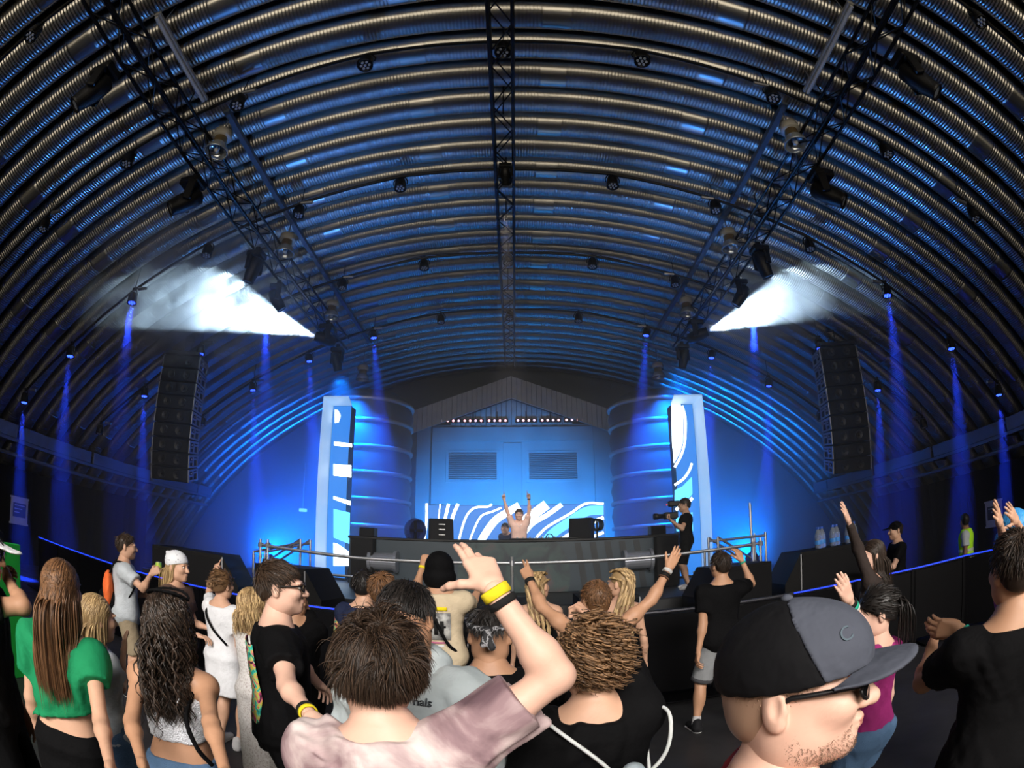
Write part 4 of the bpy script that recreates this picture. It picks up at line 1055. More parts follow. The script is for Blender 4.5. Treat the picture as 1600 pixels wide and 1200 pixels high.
    def hand_field(s, q):
        kind, f, pn = s.hand[q]; hsz = (1.0 if s.sex == 'm' else .88)*s.k*1.02
        F = Field(min(max(s.vox*.42, .0030), .0060)); hand_prims(F, s.wr[q]+nrm(s.wr[q]-s.el[q])*.008, f, pn, q, kind, hsz)
        d = s.rarm()[3]; F.cone(s.wr[q]-nrm(s.wr[q]-s.el[q])*.05, s.wr[q]+f*.012, d*1.03, .0215*hsz, .02); return F
    # ------------------------------------------------ clothes
    def shirt(s, m, hem=-.06, sleeve=.62, infl=.014, flare=.02, amp=.0085, name='t_shirt', neck=.515, srad=.016, freq=14, vox=None, vneck=0):
        k = s.k; F = Field(vox or s.vox); F.torso(s.tab(infl, flare), s.pel, s.Rt, .04, lo=hem*k, hi=neck*k)
        a, b, c, d = s.rarm()
        for q in (-1, 1):
            if sleeve <= 0 or q not in s.el:
                continue
            S, E = s.sh[q], s.el[q]
            F.ball(S, a*1.1+infl, .05)
            if sleeve <= 1: F.cone(S, E, a+srad*.9, b+srad*1.5, .05, cut=sleeve)
            else:
                F.cone(S, E, a+srad, b+srad, .05); F.cone(E, s.wr[q], c+srad, d+srad*.8, .03, cut=sleeve-1)
            F.cone(S, s.w((q*.06, -.02, .47)), a*.9+infl*.8, .05*k+infl*.5, .05)
        return s.add(name, F.mesh(folds(amp, s.seed, freq)), m)
    def pants(s, m, length=2.0, infl=.014, name='trousers', top=.09, amp=.005, flare=0.0):
        k = s.k; F = Field(s.vox); F.torso(s.tab(infl), s.pel, s.Rt, .04, lo=None, hi=top*k)
        for q in (-1, 1):
            l1 = min(length, 1.0); F.cone(s.hip[q], s.knee[q], .090*k*s.build+infl, .058*k+infl+flare, .05, cut=l1 if l1 < 1 else None)
            if length > 1: F.cone(s.knee[q], s.ank[q], .057*k+infl+flare, .040*k+infl+flare*1.4, .04, cut=length-1)
        return s.add(name, F.mesh(folds(amp, s.seed+5, 16)), m)
    def skirt(s, m, hem=-.45, infl=.012, w=.19, d=.14, top=.5, name='dress', sleeve=0, amp=.005, upper=True):
        k = s.k; F = Field(s.vox); t = s.tab(infl); rows = [(hem*k-.02, w*k, d*k, 0.0)]+[tuple(r) for r in t if r[0] > -.05*k]
        F.torso(rows, s.pel, s.Rt, .03, lo=hem*k, hi=top*k); a, b, c, d_ = s.rarm()
        for q in (-1, 1):
            if sleeve > 0 and q in s.el: F.ball(s.sh[q], a*1.1+infl, .05); F.cone(s.sh[q], s.el[q], a+.018, b+.026, .05, cut=sleeve)
        return s.add(name, F.mesh(folds(amp, s.seed+9, 13)), m)
    def shoes(s, m, sole=None):
        k = s.k
        for q in (-1, 1):
            F = Field(max(s.vox*.7, .006)); A = s.ank[q]; fw = s.Rf @ np.array([q*.12, 1, 0]); z = np.array([0, 0, 1.0])
            F.cone(A-fw*.035*k-z*.03*k, A-fw*.03*k+z*.03*k, .045*k, .043*k, .03); F.cone(A-fw*.04*k-z*.035*k, A+fw*.16*k-z*.042*k, .043*k, .036*k, .03)
            F.cone(A-z*.01*k, A+fw*.09*k-z*.03*k, .04*k, .034*k, .03)
            o = s.add('shoe', F.mesh(), m)
            if sole:
                g = Field(max(s.vox*.7, .006)); g.cone(A-fw*.04*k-z*.064*k, A+fw*.16*k-z*.064*k, .046*k, .042*k, .01, flat=((0, 0, 1), .3)); s.add('sole', g.mesh(), sole, parent=o)
        return s
    def socks(s, m):
        for q in (-1, 1):
            F = Field(max(s.vox*.7, .006)); d = s.knee[q]-s.ank[q]; F.cone(s.ank[q], s.ank[q]+d*.22, .044*s.k, .043*s.k, .01, cut=1); s.add('sock', F.mesh(), m)
        return s
    def band(s, q, t, m, r=None, w=.011, name='wristband', thick=.005):
        """bracelet round the forearm at fraction t (1 = wrist)"""
        c, d = s.rarm()[2:]; A = s.el[q]+(s.wr[q]-s.el[q])*t; ax = nrm(s.wr[q]-s.el[q]); r = r or (c+(d-c)*t)+.0035
        T = Matrix.Translation(Vector(A)) @ Vector(ax).to_track_quat('Z', 'Y').to_matrix().to_4x4()
        mm = MB(); prof = [(r, -w), (r+thick, -w*.8), (r+thick, w*.8), (r, w), (r-.002, 0)]; n = 22; v = []
        for a, z in prof+[prof[0]]:
            for kk in range(n): v.append(T @ Vector((a*math.cos(2*PI*kk/n), a*math.sin(2*PI*kk/n), z)))
        mm.add(v, [(i*n+kk, i*n+(kk+1) % n, (i+1)*n+(kk+1) % n, (i+1)*n+kk) for i in range(len(prof)) for kk in range(n)])
        return s.mb(name, mm, m)
    def strap(s, pts, m, w=.018, name='strap', n=6):
        """flat band through torso-local points"""
        P_ = np.array([s.w(p) for p in pts]); mm = MB(); mm.tube(smooth3(P_, n), w, 6); return s.mb(name, mm, m)
    # ------------------------------------------------ hair
    def in_hair(s, d, slope=.79, off=-.006): return d[:, 2]-slope*d[:, 1] > off
    def scalp(s, infl=.008, slope=.79, off=-.006, amp=.0, back=0.0):
        g = s.hs; F = Field(max(s.vox*.5, .0045)); F.ell(s.H((0, -.018, .030)), np.array((.077+infl, .098+infl+back, .090+infl))*g, s.Rh, .02*g)
        F.ell(s.H((0, -.055, -.03)), np.array((.060+infl*.6, .050+infl*.6, .055))*g, s.Rh, .03*g)
        R, c = s.Rh, s.hc; cx = math.sqrt(1+slope*slope); rg = np.random.default_rng(s.seed); ph = rg.uniform(0, 6, 3)
        def f(X, Y, Z): return 0
        def clip(X, Y, Z):
            y = (R[0, 1]*(X-c[0])+R[1, 1]*(Y-c[1])+R[2, 1]*(Z-c[2]))/g; z = (R[0, 2]*(X-c[0])+R[1, 2]*(Y-c[1])+R[2, 2]*(Z-c[2]))/g; x = (R[0, 0]*(X-c[0])+R[1, 0]*(Y-c[1])+R[2, 0]*(Z-c[2]))/g
            return x, y, z
        h = F.h; F2 = F
        # mesh with clipping: emulate through a noise callback that lifts the field outside the hair region
        def noise(X, Y, Z):
            x, y, z = clip(X, Y, Z); e = (slope*y+off-z)/cx*g
            w_ = amp*(np.sin(60*x+ph[0])+np.sin(55*y+ph[1]+20*z)+np.sin(70*z+ph[2]))*.4
            return np.where(e > -.004, np.maximum(e+.004, 0)*6, 0)+w_
        return F.mesh(noise)
    def locks(s, n, length, rad, M=7, slope=.79, off=-.006, lift=.5, flow=1.0, grav=.3, curl=0.0, cfreq=60, rnd=.25, crown=(0, -.06, .09), torso=False, lvar=.3, sides=4, back_only=None, infl=.004, seed=0, part=None, swirl=0.0, taper=.3, hug=0, wave=0.0, wfreq=75):
        g = s.hs; rg = np.random.default_rng(s.seed+seed); d = fib(int(n*2.1)); er = np.array((.077, .098, .090)); c0 = np.array((0, -.018, .030))
        p = d*er+c0; keep = s.in_hair(p, slope, off)
        if back_only is not None: keep &= p[:, 1] < back_only
        d = d[keep]; p = p[keep]; N = len(p); nr = d/er; nr /= np.linalg.norm(nr, axis=1)[:, None]
        fl = p-np.array(crown)
        if torso: fl = np.stack([p[:, 0]*10, -1-0*p[:, 0], .1+0*p[:, 0]], 1)
        if part is not None: fl = np.stack([np.sign(p[:, 0]-part)*(.6+0*p[:, 0]), -.25+0*p[:, 0], 0*p[:, 0]], 1)
        fl = fl-nr*(fl*nr).sum(1)[:, None]; fl /= np.linalg.norm(fl, axis=1)[:, None]+1e-6
        if swirl: fl = fl+swirl*np.cross(nr, fl)
        wv = 0
        if wave:
            K = rg.normal(0, wfreq*.6, (3, 3, 3)); wv = wave*np.stack([sum(np.sin(p @ K[a, b]+b*2.1) for b in range(3)) for a in range(3)], 1)*.6; wv = wv-nr*(wv*nr).sum(1)[:, None]*.6
        dr = nr*lift+fl*flow+wv+rg.normal(0, rnd, (N, 3)); dr /= np.linalg.norm(dr, axis=1)[:, None]
        L = length*(1+rg.uniform(-lvar, lvar, N))
        if taper and not torso: L = L*np.clip((p[:, 2]+.085)/.11, taper, 1)
        st = (L/(M-1))[:, None]; pts = [p.copy()]
        down = s.Rh.T @ np.array([0, 0, -1.0]); cur = p.copy()
        for j in range(M-1):
            dr = dr+down*grav*(j+1)/M+rg.normal(0, rnd*.25, (N, 3)); dr /= np.linalg.norm(dr, axis=1)[:, None]
            cur = cur+dr*st; e = (cur-c0)/(er+infl); r_ = np.linalg.norm(e, axis=1); ins = r_ < 1
            cur = np.where(ins[:, None], c0+e/np.maximum(r_, 1e-6)[:, None]*(er+infl), cur)
            if j < hug:
                e = (cur-c0)/(er+infl); r_ = np.linalg.norm(e, axis=1)[:, None]; up = cur[:, 2:3] > -.02
                cur = np.where(up, c0+e/np.maximum(r_, 1e-6)*(er+infl), cur)
            pts.append(cur.copy())
        A_ = np.stack(pts, 1)
        if torso:
            bad = ((A_[..., 1] > .045) & (A_[..., 2] < .045) & (np.abs(A_[..., 0]) < .088)).any(1); A_ = A_[~bad]; L = L[~bad]; N = len(A_)
        Pw = s.hc+(A_*g) @ s.Rh.T
        if torso:                                    # keep long hair outside the neck, shoulders and back
            t = s.tab(.022); loc_ = (Pw-s.pel) @ s.Rt; z = np.clip(loc_[..., 2], t[0, 0], t[-1, 0]+.2)
            a = np.interp(z, t[:, 0], t[:, 1]); b = np.interp(z, t[:, 0], t[:, 2]); yo = np.interp(z, t[:, 0], t[:, 3])
            e = np.sqrt((loc_[..., 0]/a)**2+((loc_[..., 1]-yo)/b)**2); ins = (e < 1) & (loc_[..., 2] < t[-1, 0]+.02)
            push = np.sqrt(np.maximum(1-(loc_[..., 0]/a)**2, .0))*b+rg.uniform(0, .02, (N, 1))
            sgn = np.where(np.abs(loc_[..., 0]) > a*.96, 0, -1.0)
            loc_[..., 1] = np.where(ins, yo+np.where(loc_[..., 1] > .07, 1, -1)*push, loc_[..., 1])
            Pw = s.pel+loc_ @ s.Rt.T
            Pw[:, 1:-1] = .25*Pw[:, :-2]+.5*Pw[:, 1:-1]+.25*Pw[:, 2:]
        if curl:
            tt = np.linspace(0, 1, M)[None, :]*L[:, None]*cfreq; ph = rg.uniform(0, 6.28, (N, 1)); amp = curl*np.clip(np.linspace(0, 1, M)*4, 0, 1)[None, :]
            a = np.stack([np.cos(tt+ph), np.sin(tt+ph), 0*tt], 2); Pw = Pw+a*amp[..., None]
        tp = np.clip(1.15-np.linspace(0, 1, M)**2.2, .12, 1)[None, :]; rr = rad*tp*rg.uniform(.7, 1.25, (N, 1))
        return tubes(Pw, rr, sides, None, s.seed+seed)
    def hair(s, m, parts, name='hair', tone0=.35):
        V, Q, T_ = [], [], []; n = 0
        for p in parts:
            v, q = p[0], p[1]; t = p[2] if len(p) > 2 else np.full(len(v), tone0); V.append(v); Q.append(q+n); T_.append(t); n += len(v)
        return s.add(name, (np.concatenate(V), np.concatenate(Q)), m, np.concatenate(T_))
def smooth3(P_, n=6):
    P_ = np.array(P_, float); Q = np.vstack([2*P_[0]-P_[1], P_, 2*P_[-1]-P_[-2]]); out = []
    for i in range(1, len(Q)-2):
        for t in np.linspace(0, 1, n, endpoint=False):
            a, b, c, d = Q[i-1:i+3]; out.append(.5*((2*b)+(c-a)*t+(2*a-5*b+4*c-d)*t*t+(3*b-a-3*c+d)*t**3))
    out.append(P_[-1]); return np.array(out)
def text_mesh(body, size, mname, M_, m, extr=.002):
    """flat lettering placed with a matrix"""
    cu = bpy.data.curves.new(mname, 'FONT'); cu.body = body; cu.size = size; cu.extrude = extr; cu.align_x = 'CENTER'; cu.align_y = 'CENTER'
    o = bpy.data.objects.new(mname, cu); COL.objects.link(o); me = bpy.data.meshes.new_from_object(o.evaluated_get(bpy.context.evaluated_depsgraph_get()))
    bpy.data.objects.remove(o); bpy.data.curves.remove(cu); me.transform(M_); me.materials.clear(); me.materials.append(m); me.name = mname; return me

# ================================================================== THE CROWD
C = lambda name, col, **k: mat('cloth_'+name, col, **{**dict(rough=.85, var=.15, scale=14, bump=.55, bscale=30, spec=.25, sheen=.0), **k})
BLK = C('black', (.0028, .0028, .0034), spec=.12); NAVY = C('navy', (.012, .018, .05)); WHT = C('white', (.70, .71, .74)); GRYW = C('pale_grey', (.48, .52, .56)); KHAKI = C('khaki', (.30, .24, .16)); BROWN = C('brown', (.11, .065, .05))
BEIGE = C('beige', (.55, .45, .31)); DENIM = C('denim', (.09, .17, .30), bump=.4, bscale=200); GREYS = C('grey_shorts', (.24, .25, .26)); GREEN = C('green', (.008, .22, .085)); PINKW = C('pale_pink', (.72, .50, .42)); MAG = C('magenta', (.28, .02, .14))
HOOD = C('hoodie_grey', (.44, .50, .52)); CAPG = C('cap_grey', (.065, .072, .095)); CAPB_ = C('cap_black', (.004, .004, .005), spec=.15); RED = C('red', (.35, .02, .03)); ORANGE = C('orange', (.85, .16, .04)); VEST = C('hi_vis', (.45, .95, .03)); GREYD = C('dark_grey', (.05, .05, .055)); BLUEH = C('sparkle_blue', (.06, .35, .75), rough=.35, bump=.8, bscale=60)
LACE = ramp_mat('cloth_lace', [(.0, (.25, .17, .14)), (.35, (.60, .57, .55)), (1, (.75, .73, .72))], scale=70, tex='voronoi', bump=.4)
SMOCK = C('smocked_white', (.72, .74, .80), bump=.9, bscale=150)
MESH_ = C('sheer_black_mesh', (.035, .025, .022)); SHOEB = C('shoe_black', (.01, .01, .012)); SOLEW = C('sole_white', (.6, .6, .6)); SHOEW = C('shoe_white', (.6, .6, .62)); SOCK = C('sock', (.5, .5, .52))
TIE = ramp_mat('tie_dye', [(.32, (.13, .075, .09)), (.45, (.27, .175, .19)), (.54, (.46, .35, .35)), (.66, (.66, .57, .55))], scale=4.2, detail=6, dist=1.4, rough=.85, bump=.5, bscale=22)
PRINT = ramp_mat('colour_splash_print', [(.3, (.006, .006, .008)), (.42, (.02, .5, .4)), (.5, (.6, .55, .03)), (.58, (.55, .04, .2)), (.66, (.006, .006, .008))], scale=11, detail=2, dist=2.5)
BAND_Y = C('band_yellow', (.75, .60, .02)); BAND_K = C('band_black', (.01, .01, .01)); BAND_G = C('band_green', (.02, .35, .22)); BAND_W = C('band_pale', (.5, .5, .5))
LENS = mat('dark_sunglass_lens', (.004, .004, .005), rough=.08)
H_DK = hair_mat('hair_dark', (.006, .004, .003), (.05, .032, .022)); H_BR = hair_mat('hair_brown', (.009, .005, .003), (.075, .045, .028)); H_LB = hair_mat('hair_light_brown', (.05, .028, .014), (.30, .17, .085)); H_BL = hair_mat('hair_blond', (.16, .095, .04), (.60, .42, .21)); H_BK = hair_mat('hair_black', (.003, .003, .003), (.025, .02, .018)); H_MB = hair_mat('hair_chestnut', (.035, .016, .007), (.26, .13, .06))

def short_hair(p, m, n=260, L=.045, r=.0035, **k):
    n = int(n*1.8); L *= .85; r *= .8
    a = dict(lift=.22, grav=.3, rnd=.17); a.update(k); return p.hair(m, [p.scalp(.009), p.locks(n, L, r, **a)])
def buzz(p, m, n=500, L=.014, r=.0022, **k): return p.hair(m, [p.scalp(.005), p.locks(n, L, r, M=4, lift=1.0, grav=.1, rnd=.3, sides=3, **k)])
def long_hair(p, m, n=260, L=.5, r=.006, M=14, **k):
    n = int(n*2.2); r *= .58
    a = dict(lift=.02, grav=2.6, rnd=.06, torso=True, hug=6, slope=.6, off=.0, lvar=.12, infl=.009); a.update(k); return p.hair(m, [p.scalp(.007, slope=.6), p.locks(n, L, r, M, **a)])
def glasses(p, name='sunglasses', r=.028):
    m = MB(); l = MB()
    for q in (-1, 1):
        c = np.array([q*.034, .108, .006]); pts = [p.H(c+np.array([r*1.05*math.cos(t), -.012*abs(math.cos(t))**2*(1 if q*math.cos(t) > 0 else 0), r*.72*math.sin(t)])) for t in np.linspace(0, 2*PI, 18)]
        m.tube(pts, .0028*p.hs, 6)
        cc = p.H(c); l.add([cc]+pts[:-1], [(0, i+1, (i+1) % 17+1) for i in range(17)]); l.add([cc+p.Rh @ np.array([0, -.003, 0])]+[a+p.Rh @ np.array([0, -.003, 0]) for a in pts[:-1]], [(0, (i+1) % 17+1, i+1) for i in range(17)])
        m.tube([p.H((q*.066, .100, .014)), p.H((q*.079, .055, .014)), p.H((q*.083, .0, .012)), p.H((q*.080, -.03, -.002))], .0042*p.hs, 6)
    m.tube([p.H((-.010, .112, .010)), p.H((0, .114, .013)), p.H((.010, .112, .010))], .0028*p.hs, 6)
    o = p.mb(name, m, BLACKM); p.mb('lens', l, LENS, o); return o
def backprint(p, rows, y_in=-.005):
    """flat pieces on the back: (x0,x1,z0,z1,mat,name), torso-local metres"""
    for x0, x1, z0, z1, mt, nm in rows:
        t = p.tab(.034); n = 7; v = []
        for z in np.linspace(z0, z1, 4):
            a = np.interp(z*p.k, t[:, 0], t[:, 1])/p.k; b = np.interp(z*p.k, t[:, 0], t[:, 2])/p.k; yo = np.interp(z*p.k, t[:, 0], t[:, 3])/p.k
            for x in np.linspace(x0, x1, n): v.append(p.w((x, yo-b*max(1-abs(x/a)**2.5, .02)**.4+y_in, z)))
        m = MB(); m.add(v, [(i*n+j, i*n+j+1, (i+1)*n+j+1, (i+1)*n+j) for i in range(3) for j in range(n-1)]); o = p.mb(nm, m, mt)
        md = o.modifiers.new('thick', 'SOLIDIFY'); md.thickness = .003
def braids(p, m, lines, r=.011, strands=3, npt=26):
    P_ = []
    for pts in lines:
        c = smooth3([p.H(q) if len(q) == 3 else np.array(q[1]) for q in pts], 12); c = c[np.linspace(0, len(c)-1, npt).astype(int)]
        L = np.linalg.norm(c[-1]-c[0])
        for s_ in range(strands):
            ph = np.linspace(0, L*70, npt)+s_*2*PI/strands; t = nrm(c[-1]-c[0]); a = nrm(np.cross(t, (0.3, 1, .1))); b = np.cross(t, a)
            P_.append(c+r*.75*(np.cos(ph)[:, None]*a+.7*np.sin(2*ph)[:, None]*b))
    rr = np.full(npt, r*.75); rr[-3:] *= (.8, .55, .3)
    return tubes(np.array(P_), np.broadcast_to(rr, (len(P_), npt)), 6)

# ---- performer, helper and cameraman on the stage
p = Person((811, 804), 11.25, 'performer in a pale pink shirt facing the crowd, both arms raised, behind the booth', face=180, skin=SK1, ground=.95, vox=.017, head=(0, -4, 0))
p.arm(1, elbow=(789, 790), hand=(786, 773), kind='point', palm=(0, 1, 0)); p.arm(-1, elbow=(829, 790), hand=(826, 773), kind='point', palm=(0, 1, 0)); p.body(); p.shirt(PINKW, srad=.02); p.pants(GREYD); p.shoes(SHOEW); short_hair(p, H_BR, 150)
p.strap([(-.07, .10, .50), (0, .135, .42), (.07, .10, .50)], ALU, .004, 'necklace'); p.band(-1, .95, BAND_K)
p = Person((789, 826), 11.9, 'dark figure crouching behind the performer, seen just above the booth', face=150, skin=SK2, ground=.95, vox=.019, lean=25, H=1.45); p.hang(-1); p.hang(1); p.body(); p.shirt(NAVY); p.pants(BLK); p.shoes(SHOEB); short_hair(p, H_DK, 120)
p = Person((1069, 789), 9.5, 'cameraman in a black T-shirt filming the stage from its right edge', face=78, skin=SK2, ground=.95, vox=.016, head=(0, -3, 0))
p.arm(-1, elbow=(1066, 826), hand=(1047, 812), kind='grip', palm=(0, 0, 1)); p.arm(1, elbow=(1060, 824), hand=(1044, 808), kind='grip', palm=(0, 0, 1), near=(False, True)); p.body(); p.shirt(BLK, srad=.022); p.pants(BLK, .96, flare=.02, name='shorts'); p.shoes(SHOEW); short_hair(p, H_DK, 160, .05)
vc = (p.wr[-1]+p.wr[1])/2+np.array([-.02, 0, .06]); r = empty('video_camera', tuple(vc), label='black video camera with long lens held by the cameraman', cat='camera')
MB().box((-.10, -.07, -.05), (.14, .07, .07), bev=.015).build('camera_body', BLACKM, r)
MB().lathe([(.04, 0), (.045, .1), (.055, .12), (.055, .2), (.045, .2), (.04, .17)], 16, T=Matrix.Translation((-.09, 0, .01)) @ Matrix.Rotation(-PI/2, 4, 'Y')).build('lens', BLACKM, r, True)
MB().box((-.02, -.05, .17), (.20, .05, .27), bev=.02).build('monitor_hood', BLACKM, r); MB().tube([(.06, 0, .07), (.06, 0, .18)], .012, 8).build('top_arm', BLACKM, r); MB().box((-.03, .05, .2), (.0, .07, .22)).build('tally_light', mat('red_tally', (.8, .02, .02), emit=(1, .05, .05), es=1.5), r)

# ---- behind the barrier
p = Person((1507, 814), 9.2, 'security guard in a yellow high-visibility vest behind the right barrier', face=35, skin=SK4, head=(-60, 0, 0), vox=.017); p.hang(-1); p.hang(1); p.body(); p.shirt(GRYW, srad=.02); p.pants(BLK); p.shoes(SHOEB); buzz(p, H_BK, 120)
F = Field(.016); F.torso(p.tab(.036, .01), p.pel, p.Rt, .03, lo=-.10, hi=.50); [F.ball(p.sh[q], .05, .02, True) for q in (-1, 1)]; p.add('hi_vis_vest', F.mesh(folds(.004, 3)), VEST)
for z in (.02, .14):
    F = Field(.012); F.torso(p.tab(.044, .01), p.pel, p.Rt, .01, lo=z, hi=z+.05); p.add('reflective_band', F.mesh(), C('reflective', (.55, .6, .5), rough=.3))
p = Person((1399, 829), 7.8, 'staff member in black reaching forward behind the right speakers', face=70, skin=SK2, vox=.018); p.arm(-1, up=(-.1, .5, -.8), fore=(.1, 1, .05)); p.arm(1, up=(.1, .5, -.8), fore=(-.1, 1, .2)); p.body(); p.shirt(BLK); p.pants(BLK); p.shoes(SHOEB); short_hair(p, H_DK, 100)
F = Field(.009); F.ell(p.H((0, -.01, .045)), np.array((.088, .108, .085)), p.Rh, .01); F.cone(p.H((0, .08, .055)), p.H((0, .17, .04)), .06, .05, .02, flat=(p.Rh @ np.array([0, 0, 1]), .18)); F.ell(p.H((0, .02, -.06)), (.12, .14, .075), p.Rh, .01, True); p.add('cap', F.mesh(), BLK)

# ---- right side of the crowd
p = Person((1362, 868), 4.2, 'woman in a sheer black mesh top stretching one arm up on the right', face=35, sex='f', skin=SK1, head=(35, 5, 0)); p.arm(-1, elbow=(1338, 850), hand=(1326, 815), kind='open', palm=(0, 1, 0)); p.hang(1); p.body(); p.shirt(MESH_, sleeve=1.93, infl=.012, srad=.013, flare=0, amp=.001, hem=0, name='mesh_top'); p.pants(BLK, 1.95, infl=.006)
p.shoes(SHOEB); F = Field(.012); F.torso(p.tab(.010), p.pel, p.Rt, .02, lo=.12, hi=.36); p.add('black_bustier', F.mesh(), BLK); long_hair(p, H_DK, 180, .34)
p = Person((1368, 958), 2.6, 'dark-haired woman in a magenta top behind the grey cap, hand raised', face=20, sex='f', skin=SK1, head=(40, -5, 0)); p.arm(-1, elbow=(1350, 985), hand=(1327, 938), kind='flat', palm=(.3, 1, .1), near=(True, True)); p.hang(1); p.body(); p.shirt(MAG, sleeve=.2, hem=-.0, infl=.009, flare=.0, name='top'); p.pants(DENIM, .55, name='shorts', top=.06); p.shoes(SHOEW); p.band(-1, .90, BAND_K); p.band(-1, .82, BAND_G, w=.012); p.band(-1, .75, BAND_W, w=.007)
p.hair(H_BK, [p.scalp(.012, slope=.6), p.locks(260, .07, .004, slope=.6, lift=.05, flow=1, grav=.1, crown=(0, .10, .05), rnd=.12), p.locks(130, .28, .005, M=10, slope=.4, off=.03, back_only=-.09, lift=.35, grav=2.6, torso=True)])
p.mb('hair_clip', MB().box((-.02, -.006, -.008), (.02, .006, .008), bev=.003, T=Matrix.Translation(Vector(p.H((.03, -.10, .07))))), C('clip_pink', (.8, .2, .4)))
p = Person((1582, 833), 3.3, 'person in a sparkling blue hat with both hands raised at the right edge', face=10, sex='f', skin=SK2); p.arm(-1, elbow=(1570, 853), hand=(1562, 818), kind='open', palm=(0, 1, 0)); p.arm(1, elbow=(1606, 850), hand=(1588, 815), kind='open', palm=(0, 1, 0)); p.body(); p.shirt(C('violet', (.30, .08, .35)), sleeve=.4); p.pants(DENIM, 1.9); p.shoes(SHOEW)
F = Field(.008); F.ell(p.H((0, -.015, .04)), np.array((.095, .115, .10)), p.Rh, .02); F.cone(p.H((0, -.01, .005)), p.H((0, -.01, -.01)), .125, .135, .02, flat=(p.Rh @ np.array([0, 0, 1]), .25)); p.add('blue_hat', F.mesh(), BLUEH); short_hair(p, H_BR, 100, .08)
p = Person((1582, 888), 1.9, 'tall man in a black T-shirt clasping his hands, seen from behind at the right edge', face=-34, skin=SK3, build=1.05, head=(8, 0, 0)); p.arm(-1, elbow=(1443, 1066), hand=(1457, 1008), kind='bent', palm=(.8, .3, 0), near=(False, False)); p.arm(1, elbow=(1552, 1050), hand=(1500, 984), kind='bent', palm=(-.8, .2, .2), near=(False, False), hdir=(-1, .1, .2))
p.body(); p.shirt(BLK, srad=.026, flare=.04, hem=-.12); p.pants(BLK); p.shoes(SHOEB); p.band(1, .92, BAND_G, w=.009); p.hair(H_DK, [p.scalp(.006), p.locks(900, .016, .0026, M=4, lift=1, grav=.1, sides=3), p.locks(900, .035, .0024, off=.04, lift=.3, flow=.9, grav=.15, rnd=.15)])

# ---- grey shorts man and the two women with braids
p = Person((1125, 883), 4.9, 'man in a black T-shirt and grey shorts, right hand raised, back to the camera', face=0, skin=SK3, legs='wide', head=(10, 0, 0)); p.arm(1, elbow=(1174, 912), hand=(1159, 876), kind='relaxed', palm=(-.3, 1, 0), near=(False, False)); p.arm(-1, elbow=(1098, 980), hand=(1090, 1026), kind='relaxed', palm=(1, 0, 0))
p.body(); p.shirt(BLK, srad=.026, flare=.035, hem=-.12, infl=.02); p.pants(GREYS, .92, infl=.02, flare=.022, name='shorts', top=.02); p.socks(SOCK); p.shoes(SHOEB, SOLEW); p.band(1, .93, BAND_G, w=.009); p.hair(H_DK, [p.scalp(.007), p.locks(350, .02, .003, M=4, lift=1, grav=.1), p.locks(200, .045, .004, off=.05)])
for q in (-1, 1):
    d = p.knee[q]-p.hip[q]; F = Field(.011); F.cone(p.hip[q]+d*.83, p.hip[q]+d*.93, .066*p.k+.042, .066*p.k+.042, .01, cut=1, cut0=0); p.add('hem_cuff', F.mesh(), GREYD)
def braid_woman(hp, D, label, face, hd):
    p = Person(hp, D, label, face=face, sex='f', skin=SK2, head=hd); p.hang(-1, .2); p.hang(1, .2); p.body(); p.skirt(BLK, hem=-.28, top=.38, name='black_dress', infl=.008, w=.185, d=.13); p.shoes(SHOEB)
    ln = []
    for x in (-.045, -.015, .015, .045):
        ln.append([(x, .06, .108), (x*1.2, -.02, .128), (x*1.25, -.10, .075), (x*1.1, -.115, -.02), ('w', p.w((x*1.4, -.135, .42))), ('w', p.w((x*1.5+.02, -.14, .18))), ('w', p.w((x*1.5+.03, -.13, .02)))])
    for x in (-.075, .075): ln.append([(x, .04, .06), (x*1.1, -.02, .05), (x*1.0, -.09, .0), ('w', p.w((x, -.13, .42))), ('w', p.w((x, -.135, .2)))])
    p.hair(H_BL, [p.scalp(.006, slope=.6), braids(p, H_BL, ln, .013)], 'braided_hair'); return p
braid_woman((968, 912), 4.4, 'woman in a black dress with golden braids beside the man with raised arms', 0, (45, 0, 0))
braid_woman((842, 916), 4.6, 'woman with golden braids standing before the booth centre, left of the raised arms', 0, (-30, 0, 0))
# man with both arms up
p = Person((930, 937), 3.3, 'man in a black tank top with both arms raised wide, mid crowd', face=5, skin=SK3, head=(12, 6, -4)); p.arm(1, elbow=(1018, 937), hand=(1044, 890), kind='flat', palm=(0, 1, 0), near=(False, False)); p.arm(-1, elbow=(846, 948), hand=(827, 905), kind='two', palm=(0, 1, .1), near=(False, False))
p.body(); p.shirt(BLK, sleeve=0, infl=.010, flare=.02, neck=.47, name='tank_top'); p.pants(BLK); p.shoes(SHOEB); p.band(-1, .93, BAND_K, w=.016, name='watch'); p.hair(H_MB, [p.scalp(.006), p.locks(700, .02, .0026, M=4, lift=1, grav=.1, sides=3), p.locks(500, .035, .0026, off=.045, lift=.25, rnd=.15)])
for t, mt, w_ in ((.95, BAND_W, .012), (.84, BAND_K, .006), (.78, BAND_K, .006), (.72, C('band_leather', (.10, .05, .03)), .006)): p.band(1, t, mt, w=w_)

